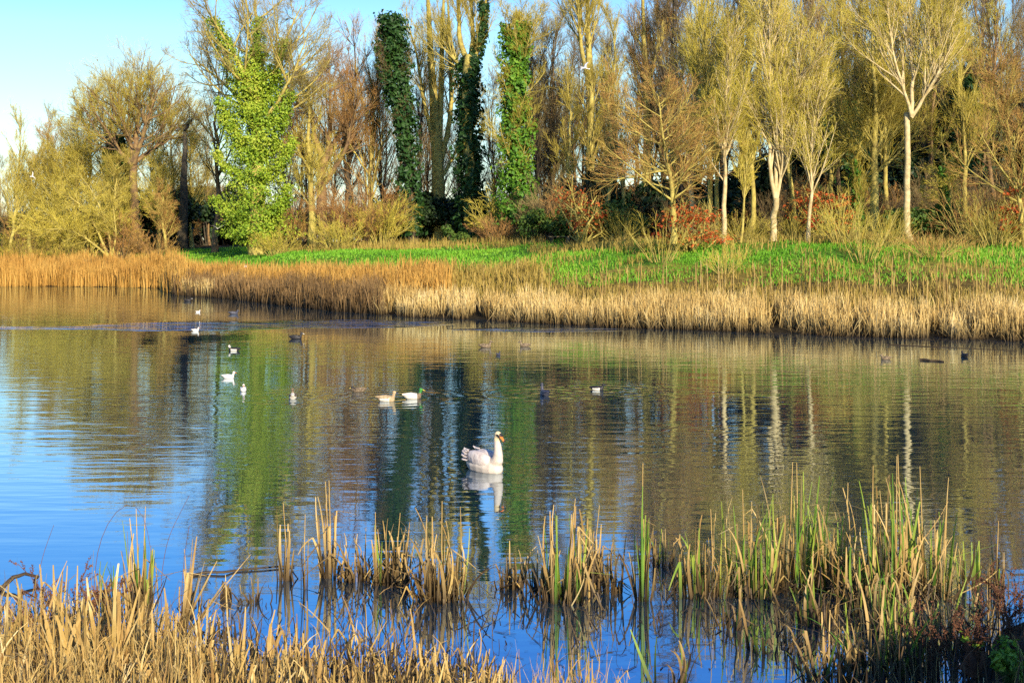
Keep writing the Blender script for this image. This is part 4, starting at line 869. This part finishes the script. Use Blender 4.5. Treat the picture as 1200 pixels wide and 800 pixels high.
def gull_fly(pos, yaw, label, span, up, roll=0., pitch=0.):
    t = thing('flying_gull', label, 'gull', pos, 'gulls in flight', math.radians(yaw)); t.rotation_euler = (math.radians(roll), math.radians(pitch), math.radians(yaw))
    link('body', fuse('body', [loft([(-.2, 0, .006, .004), (-.12, 0, .03, .025), (0, 0, .05, .045), (.1, 0, .042, .042), (.15, .005, .033, .035), (.19, .008, .03, .032), (.215, .006, .01, .01)])], .01, 3), M['white'], t)
    for s in (-1, 1):
        n = 9; u = np.linspace(0, 1, n); y = s * (.03 + u * span * .5); z = .02 + np.where(u < .45, u * up, .45 * up + (u - .45) * up * .35) * span * .5
        ch = .16 * (1 - u) ** .5 * (1 - .3 * u) + .015; le = .06 + .10 * np.sin(u * math.pi * .6) - .16 * u ** 2
        g = Geo(); V = np.stack([np.stack([le, y, z], -1), np.stack([le - ch * .4, y, z + .014 * (1 - u)], -1), np.stack([le - ch, y, z], -1), np.stack([le - ch * .4, y, z - .01 * (1 - u) - .002], -1)], 1).reshape(-1, 3)
        Q = [(i * 4 + j, i * 4 + (j + 1) % 4, i * 4 + 4 + (j + 1) % 4, i * 4 + 4 + j) for i in range(n - 1) for j in range(4)]
        mi = [1 if (i >= n - 2) else 0 for i in range(n - 1) for j in range(4)]
        link('wing', make_mesh('wing', V, Q, True, mi), [M['white'] if up > .6 else M['gullgrey'], M['black'] if up < .6 else M['white']], t)
    V = np.array([(-.15, -.03, 0), (-.27, -.07, 0), (-.27, .07, 0), (-.15, .03, 0)]); g = Geo(); g.add(np.r_[V + [0, 0, .004], V - [0, 0, .004]], [(0, 1, 2, 3), (7, 6, 5, 4), (0, 4, 5, 1), (1, 5, 6, 2), (2, 6, 7, 3), (3, 7, 4, 0)]); g.build('tail', M['white'], t)
    link('bill', fuse('bill', [loft([(.205, .004, .009, .009), (.23, .0, .006, .007), (.25, -.004, .002, .002)])], .004, 1), M['orange'], t)
gull_fly(pt(255, 268, 100), -80, 'white gull with raised wings flying before the dark path opening', 1.0, .75)
gull_fly(pt(685, 80, 62), 160, 'grey winged gull gliding in front of the tall forked tree', 1.15, .25, roll=-28, pitch=-12)
gull_fly(pt(38, 207, 118), 60, 'small white gull flying before the left hand trees', .8, .8, roll=60)

# ------------------------------------------------------------------ sticks floating
def stick(px0, py0, px1, py1, r, label, mt='darkreed', z=.01, bow=.0):
    a, b = wat(px0, py0), wat(px1, py1); c = (a + b) / 2; rng = np.random.default_rng(int(px0 + py1))
    P = np.stack([a + (b - a) * t for t in np.linspace(0, 1, 7)]) - c; P[1:-1] += rng.normal(size=(5, 3)) * [.04, .04, .01]; P[:, 2] = np.abs(P[:, 2]) + bow * np.sin(np.linspace(0, math.pi, 7))
    o = Geo().add(*tubes(P[None], np.linspace(r, r * .5, 7)[None], 7)).build('floating_branch', M[mt]); o.location = c + [0, 0, z]; tag(o, label, 'branch')
stick(1078, 422, 1106, 424, .05, 'short dark stick floating near the right hand reeds')
stick(1040, 404, 1192, 411, .016, 'long thin branch floating along the right hand reeds')
stick(225, 675, 345, 664, .018, 'thin dark branch floating between the pale stems at left')
stick(0, 692, 40, 680, .03, 'dark branch lying in the water at the left edge', bow=.1)

# ------------------------------------------------------------------ reedmace clumps of the near shore
def clump(px, py, top, wpx, nd, ng, seed, label, nk=0, stems=0, lean=.10, droop=.3, kinkp=.45, dark=.25, name='reedmace_clump', azb=None, wb=.022, z0=0.):
    rng = np.random.default_rng(seed); p = wat(px, py) if not z0 else None
    if z0: Y = (H - z0) * F / (py - HZ); p = pt(px, py, Y)
    sc = (py - HZ) / (H - z0); hh = (py - top) / sc; w = wpx / sc * .5
    t = thing(name, label, 'reeds', p, 'reedmace clumps along the near shore')
    def bunch(n, h0, h1, wv, kp, ln, bd, spread=1., graded=True):
        n = max(2, int(n * .72)); wv = wv * 1.35; ln = ln * 1.25; bd = bd * 1.3
        a = rng.uniform(0, 6.28, n); s = np.sqrt(rng.uniform(0, 1, n)) * w * spread
        B = np.stack([np.cos(a) * s, np.sin(a) * s * .7, np.full(n, -.06 if not z0 else -.03)], -1)
        az = a + rng.normal(size=n) * .8 if azb is None else np.full(n, azb) + rng.normal(size=n) * .5
        kk = np.where(rng.uniform(size=n) < kp, rng.uniform(.3, .85, n), 2.)
        return blades(B, rng.uniform(h0, h1, n) * hh, az, np.abs(rng.normal(size=n)) * ln, rng.normal(size=n) * bd, np.full(n, wv) * rng.uniform(.6, 1.4, n), rng, K=10, kink=kk, kang=rng.uniform(1.2, 2.5, n)[:, None] if True else 1.6, tipw=.3)
    if nd:
        g = Geo(); g.add(*bunch(int(nd * 1.25), .40, 1.0, wb, kinkp, lean, droop)); g.add(*bunch(max(2, nd // 2), .2, .55, wb * .8, .6, lean * 2.5, droop * 2, 1.3)); g.build('dry_foliage', M['straw_graded'], t, False)
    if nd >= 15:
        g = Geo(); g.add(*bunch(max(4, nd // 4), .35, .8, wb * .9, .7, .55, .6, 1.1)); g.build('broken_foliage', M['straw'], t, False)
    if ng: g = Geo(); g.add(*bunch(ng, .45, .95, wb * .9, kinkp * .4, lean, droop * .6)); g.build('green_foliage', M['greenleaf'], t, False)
    if dark: g = Geo(); g.add(*bunch(max(4, int((nd + ng) * dark * 1.5)), .25, .7, wb * .8, .7, lean * 3, droop * 2.5, 1.4)); g.build('rotten_foliage', M['darkreed'], t, False)
    for k in range(stems):
        b = np.array([rng.normal() * w * .3, rng.normal() * w * .2, -.05]); tip = b + [rng.normal() * .06, rng.normal() * .05, hh * 1.02]
        g = Geo(); g.add(*tubes(np.stack([b, (b + tip) / 2 + [rng.normal() * .015, 0, 0], tip])[None], np.array([[.008, .007, .004]]), 6)); g.build('stem', M['straw_graded'], t)
    return t
CL = [
 (335, 680, 587, 14, 12, 0, 'slim pale broken reed clump nearest the left bank', 0, 1, .05, .1),
 (357, 690, 600, 8, 4, 0, 'thin pair of stems, one dark and one pale, left of the tallest pale tuft', 0, 1, .03, .05),
 (385, 676, 560, 20, 18, 2, 'tallest pale tuft of upright straw leaves at left of centre', 0, 2, .05, .12),
 (420, 680, 612, 34, 30, 0, 'drooping hooped straw clump right of the tallest pale tuft', 0, 0, .10, .9),
 (443, 686, 597, 10, 5, 1, 'single upright brown stem between two straw clumps', 0, 1, .04, .1),
 (461, 684, 597, 34, 40, 0, 'thick pale straw clump with a pointed top', 0, 1, .07, .35),
 (515, 702, 585, 56, 60, 8, 'large tangled straw clump below and left of the swan', 0, 1, .10, .6),
 (600, 690, 628, 26, 20, 0, 'dark broken reed stubs below the swan', 0, 0, .12, .5),
 (632, 690, 632, 34, 26, 2, 'broken brown reed stubs left of the green tipped clump', 0, 0, .14, .6),
 (665, 704, 578, 52, 34, 26, 'green and straw clump with fanned tips right of the swan', 0, 1, .10, .25),
 (693, 682, 588, 22, 26, 0, 'upright brown clump right of the fanned green clump', 0, 1, .05, .15),
 (716, 694, 618, 28, 22, 0, 'bowed tan clump left of the single tall stem', 0, 0, .08, .4),
 (752, 704, 540, 16, 10, 10, 'single very tall bleached stem above a small green tuft', 0, 1, .05, .2),
 (772, 664, 606, 34, 12, 14, 'low drooping dark green clump behind the tall stem', 0, 0, .15, 1.2),
 (822, 698, 592, 66, 60, 20, 'wide orange straw clump at the left end of the right hand reed bed', 0, 1, .10, .4),
 (880, 698, 572, 50, 34, 30, 'green clump beside the wide orange straw clump', 0, 1, .09, .3),
 (932, 690, 540, 64, 60, 40, 'tall golden tipped clump in the middle of the right hand reed bed', 0, 2, .09, .25),
 (985, 694, 562, 58, 54, 24, 'golden clump right of the tall golden tipped one', 0, 1, .09, .3),
 (1042, 706, 530, 66, 66, 44, 'tallest golden green clump with bent over tips in the right hand bed', 0, 2, .09, .25),
 (1088, 700, 545, 46, 50, 26, 'golden clump leaning right at the end of the sunlit reed bed', 0, 1, .10, .25),
 (1136, 690, 622, 22, 4, 18, 'narrow dark green clump in the shade near the right edge', 0, 0, .06, .2),
 (1168, 690, 608, 20, 18, 4, 'straw clump by the right edge behind the seed heads', 0, 1, .08, .2),
]
for k, c in enumerate(CL):
    px, py, top, w, nd, ng, lab, nk, st_, ln, dr = c
    if px > 800: nd, ng = int(nd * .65), int(ng * 1.2)
    clump(px, py, top, w, int(nd * 1.2), ng, 900 + k, lab, nk, st_, ln, dr)
for k, (px, py, top, w, nd, ng, lab) in enumerate([
    (905, 762, 690, 60, 24, 10, 'shaded reed clump standing in blue water left of the right bank'), (975, 800, 700, 60, 34, 8, 'shaded straw clump at the bottom edge of the right bank'),
    (1020, 790, 668, 60, 40, 20, 'shaded green and straw clump on the right bank'), (1066, 790, 650, 56, 26, 30, 'shaded dark green clump on the right bank'), (1040, 740, 650, 60, 30, 20, 'shaded clump filling the gap behind the right bank'),
    (960, 730, 640, 50, 30, 10, 'dark clump at the foot of the golden reed bed'), (1100, 760, 660, 60, 40, 10, 'shaded straw clump left of the brown seed heads'), (1012, 720, 628, 60, 34, 16, 'dark tangled clump below the golden green reeds'), (860, 735, 672, 30, 14, 4, 'sparse dark stems standing in the blue water at right'),
    (300, 706, 652, 24, 14, 0, 'bent straw stems beside the floating stump at left'), (785, 800, 720, 40, 10, 8, 'sparse dark shoots at the bottom edge right of centre')]):
    clump(px, py, top, w, int(nd * .6), int(ng * .8), 950 + k, lab, 0, 0, .2, .7, dark=.9)
# leaning pale stalk and left green tuft
clump(165, 716, 592, 26, 26, 16, 981, 'upright green and straw tuft at the left shore', 0, 2, .06, .15, dark=.4)
clump(215, 740, 604, 14, 16, 0, 982, 'pale split stalk leaning to the right at the left shore', 0, 0, .30, .05, kinkp=.1, dark=0, azb=.05)
clump(128, 720, 640, 24, 14, 10, 983, 'short bent green tuft beside the brown seed heads at left', 0, 0, .2, .8, dark=.5)
clump(232, 712, 660, 16, 8, 0, 984, 'bunch of stems tied by mud beside the floating stump', 0, 0, .2, .3, dark=.8)
clump(262, 702, 672, 12, 10, 0, 985, 'stubby pale stump of old leaves floating at left', 0, 0, .15, .3, kinkp=.1, dark=.6, wb=.04)

# mass of dry leaves and litter on the near bank
rng = np.random.default_rng(21)
def near_pts(n, poly):
    out = []
    poly = np.array(poly, float)
    while sum(len(o) for o in out) < n:
        x = rng.uniform(poly[:, 0].min(), poly[:, 0].max(), n); u = rng.uniform(0, 1, n)
        lo = np.interp(x, poly[:, 0], poly[:, 1]); hi = np.interp(x, poly[:, 0], poly[:, 2])
        out.append(np.stack([x, lo + (hi - lo) * u], -1))
    q = np.concatenate(out)[:n]; return q
def mass(n, poly, h0, h1, w, lean, bend, kp=.4, K=7):
    q = near_pts(n, poly); Y = (H - .12) * F / (q[:, 1] - HZ)
    for _ in range(4): Z = gz((q[:, 0] - 600) / F * Y, Y); Y = (H - np.maximum(Z, 0)) * F / (q[:, 1] - HZ)
    X = (q[:, 0] - 600) / F * Y; B = np.stack([X, Y, np.maximum(gz(X, Y), -.02) - .02], -1)
    kk = np.where(rng.uniform(size=n) < kp, rng.uniform(.3, .85, n), 2.)
    return blades(B, rng.uniform(h0, h1, n), rng.uniform(0, 6.28, n), np.abs(rng.normal(size=n)) * lean, rng.normal(size=n) * bend, np.full(n, w) * rng.uniform(.5, 1.5, n), rng, K=K, kink=kk, kang=rng.uniform(1.2, 2.4, n)[:, None], tipw=.3)
LEFT = [(-40, 735, 905), (120, 735, 905), (260, 745, 905), (330, 765, 905), (420, 770, 905), (540, 790, 905), (600, 815, 905)]
MID = [(560, 815, 905), (620, 800, 905), (700, 800, 905), (740, 830, 905)]
g = Geo()
TALL = [(-40, 740, 905), (60, 735, 905), (200, 745, 905), (240, 780, 905)]
def tuft(x, y, top, n, w_px, wv, ln, bd, kp=.45):
    Y = (H - .15) * F / (y - HZ); c = pt(x, y, Y); c[2] = float(gz(c[0], c[1])); hh = (y - top) * Y / F
    a = rng.uniform(0, 6.28, n); r = np.sqrt(rng.uniform(0, 1, n)) * w_px * Y / F * .5
    B = np.stack([c[0] + np.cos(a) * r, c[1] + np.sin(a) * r, np.full(n, c[2] - .03)], -1)
    kk = np.where(rng.uniform(size=n) < kp, rng.uniform(.3, .85, n), 2.)
    return blades(B, rng.uniform(.35, 1., n) * hh, a + rng.normal(size=n) * .7, np.abs(rng.normal(size=n)) * ln, rng.normal(size=n) * bd, np.full(n, wv) * rng.uniform(.5, 1.6, n), rng, K=8, kink=kk, kang=rng.uniform(1.2, 2.5, n)[:, None], tipw=.3)
for k in range(120):          # separate tufts, taller at the left
    x = rng.uniform(-20, 590); y = rng.uniform(765 + .06 * max(0, x - 250), 880); tall = np.interp(x, [0, 180, 300, 560], [105, 115, 66, 46]) * rng.uniform(.45, 1.35)
    g.add(*tuft(x, y, y - tall - 10, int(rng.integers(8, 20)), rng.uniform(12, 44), rng.choice([.016, .022, .032]), .20, .6, .6))
for k in range(10): x = rng.uniform(570, 715); y = rng.uniform(800, 850); g.add(*tuft(x, y, y - rng.uniform(40, 85), 14, 34, .017, .2, .5))
g.add(*mass(420, TALL, .3, .75, .014, .3, .6)); g.add(*mass(550, LEFT, .12, .4, .014, .45, .9, .5)); g.add(*mass(80, MID, .2, .5, .015, .3, .6))
g.add(*mass(900, LEFT, .2, .6, .024, 1.0, .9, .5)); g.add(*mass(160, [(-20, 690, 740), (200, 700, 750), (420, 740, 790), (560, 770, 820)], .2, .6, .02, .9, .8, .5))
tag(g.build('dry_leaf_litter', M['straw'], smooth=False), 'mass of bleached dry reed leaves covering the near bank', 'reeds', kind='stuff')
g = Geo(); g.add(*mass(650, TALL, .3, .75, .006, .35, .8, .15)); g.add(*mass(450, LEFT, .15, .5, .006, .3, .8, .15)); g.add(*mass(300, MID, .2, .5, .006, .3, .8, .15)); g.add(*mass(220, [(960, 760, 905), (1100, 700, 905), (1240, 690, 905)], .3, .7, .006, .3, .8, .2))
tag(g.build('dry_grass', M['straw'], smooth=False), 'thin dry grass stems tangled among the leaves of the near bank', 'grass', kind='stuff')
RIGHT = [(950, 790, 905), (1040, 770, 905), (1120, 725, 905), (1240, 690, 905)]
g = Geo(); g.add(*mass(260, RIGHT, .3, .8, .018, .3, .7)); g.add(*mass(2600, LEFT, .15, .5, .018, .5, 1.)); g.add(*mass(260, [(380, 690, 740), (600, 690, 760), (900, 690, 760), (1010, 700, 780)], .15, .45, .012, .7, 1.2))  # dark leaves on the bank also stand in for shade in the hollows
tag(g.build('rotten_hollow_litter', M['darkreed'], smooth=False), 'dark rotten reed leaves in the water and dark leaves for shaded hollows on the near bank', 'reeds', kind='stuff')
# leaf scraps and scum on the water
n = 900; q = near_pts(n, [(230, 640, 740), (560, 650, 780), (900, 650, 790), (1060, 660, 770)]); Y = H * F / (q[:, 1] - HZ); B = np.stack([(q[:, 0] - 600) / F * Y, Y, np.full(n, .006)], -1)
m_ = wave(B[:, 0] * 1.7, 1.) + wave(B[:, 1] * 2.1, 3.) + rng.normal(size=n) * .3 > .15; B = B[m_]; n = len(B)
g = Geo(); g.add(*blades(B, rng.uniform(.03, .30, n), rng.uniform(0, 6.28, n), np.full(n, 1.565), rng.normal(size=n) * .01, rng.uniform(.006, .018, n), rng, K=4, face=rng.uniform(0, 3.14, n)))
n = 900; px = rng.uniform(560, 1250, n); X, Yf, _ = front(px, -np.abs(rng.normal(size=n)) * 1.6 - .5); m_ = wave(X, 5.) + rng.normal(size=n) * .2 > .0; X, Yf = X[m_], Yf[m_]; n = len(X)
g.add(*blades(np.stack([X, Yf, np.full(n, .008)], -1), rng.uniform(.1, .6, n), rng.uniform(-.3, .3, n), np.full(n, 1.565), np.zeros(n), rng.uniform(.02, .07, n), rng, K=4, face=np.full(n, 1.57)))
tag(g.build('floating_leaf_litter', M['darkreed'], smooth=False), 'scraps of dead leaves floating on the water', 'leaves', kind='stuff')
# brown seed head plants
def seed_plant(px, py, hpx, n, seed, label, spread=.3):
    rng = np.random.default_rng(seed); Y = (H - .15) * F / (py - HZ)
    p = pt(px, py, Y); p[2] = max(float(gz(p[0], p[1])), 0); hh = hpx * Y / F
    t = thing('seed_head_plant', label, 'plant', p, 'dead plants with brown seed heads')
    a = rng.uniform(0, 6.28, n); B = np.stack([np.cos(a), np.sin(a), np.zeros(n)], -1) * .08
    K = 7; tt = np.linspace(0, 1, K); h_ = hh * rng.uniform(.6, 1., n); sp = spread * rng.uniform(.2, 1., n) * hh
    P = np.stack([B[:, None, 0] + np.cos(a)[:, None] * sp[:, None] * tt ** 2, B[:, None, 1] + np.sin(a)[:, None] * sp[:, None] * tt ** 2, h_[:, None] * (tt - .12 * tt ** 3)], -1)
    R = np.linspace(.005, .0025, K)[None].repeat(n, 0)
    g = Geo(); g.add(*tubes(P, R, 5))
    A, AR = offshoots(P, R, 7, rng, t0=.45, ang=38, ln=.30, up=.04, wob=.1, K=5, radf=.01, rmin=.0022, shape=lambda t: 1 - .4 * t); g.add(*tubes(A, AR, 4)); g.build('stem', M['seedhead'], t)
    m = 26; N = len(A); i = np.repeat(np.arange(N), m); c, _, _ = interp_poly(A, AR, i, rng.uniform(.2, 1, N * m)); c += rng.normal(size=c.shape) * .006
    g = Geo(); g.add(*leaves(c, .016, rng, None, 1., 1.1)); g.build('seed_head', M['seedhead'], t, False)
seed_plant(78, 760, 120, 8, 31, 'dead plant with arching dark brown seed heads at the left shore', .5)
seed_plant(115, 765, 105, 7, 32, 'dead plant with drooping brown seed heads left of the green tuft', .4)
seed_plant(40, 775, 85, 6, 33, 'low dead brown plant near the left edge', .5)
seed_plant(1125, 790, 120, 9, 34, 'reddish seed head plant in the shade near the right edge', .35)
seed_plant(1165, 770, 110, 10, 35, 'dark brown seed head plant behind the green nettle', .3)
seed_plant(1195, 760, 115, 9, 36, 'dark brown seed head plant at the right edge', .3)
seed_plant(1090, 780, 110, 7, 37, 'reddish seed head plant among the shaded straw at right', .35)
# fine arching stems over the blue water
g_ = 'fine arching stems at the left shore'
def arch_stem(pts, label):
    px, py = pts[0]; Y = (H - .2) * F / (py - HZ); c = pt(px, py, Y); P = resample([pt(x, y, Y) for x, y in pts], 14) - c
    o = Geo().add(*tubes(P[None], np.linspace(.0035, .002, 14)[None], 5)).build('arching_stem', M['seedhead']); o.location = c; tag(o, label, 'stem', g_)
arch_stem([(108, 740), (112, 650), (125, 610), (152, 580), (160, 584), (172, 610), (176, 640)], 'long fine stem arching over to the green tuft at left')
arch_stem([(40, 740), (42, 690), (50, 650), (63, 615)], 'fine curved stem at the far left over blue water')
arch_stem([(190, 740), (188, 680), (196, 630), (222, 580)], 'fine reddish stem leaning right beyond the green tuft')
arch_stem([(212, 740), (213, 690), (216, 650), (222, 615)], 'fine pale stem beside the leaning split stalk')
for k, (px, py, top, r) in enumerate([(1167, 830, 758, .014), (1193, 840, 770, .018)]):
    Y = 11.2; c = pt(px, py, Y); c[2] = max(c[2], 0); tip = pt(px + 1, top, Y) - c
    o = Geo().add(*tubes(np.stack([np.zeros(3), tip * .35 + [.012, 0, 0], tip * .7 - [.01, 0, 0], tip])[None], np.array([[r, r * .9, r * .8, r * .7]]), 8)).build('dead_stalk', M['straw']); o.location = c
    tag(o, ['knobbly brown dead stalk at the bottom right', 'pale thick dead stalk beside the green nettle'][k], 'stalk')
leaf_bush('nettle_plant', 'fresh yellow green nettle in the bottom right corner', 'plant', pt(1187, 800, 11.0), .36, .34, 420, .045, 'ivy', 41, bark='greenleaf')
leaf_bush('shoot_plant', 'small yellow green shoots left of the nettle at the bottom right', 'plant', pt(1143, 790, 11.3), .22, .42, 60, .04, 'ivy', 42, bark='seedhead')
# evergreen bushes beside the camera, out of view, that shade the right foreground
for k, (x, y, w, h_) in enumerate([(7.0, 8.2, 3.0, 1.3), (5.3, 6.8, 2.6, 1.1)]):
    leaf_bush('shore_bush', ['evergreen bush on the near bank outside the right edge', 'smaller evergreen bush close to the viewer on the right'][k], 'bush', (x, y, float(gz(x, y))), w, h_, 4000, .16, 'holly', 50 + k)
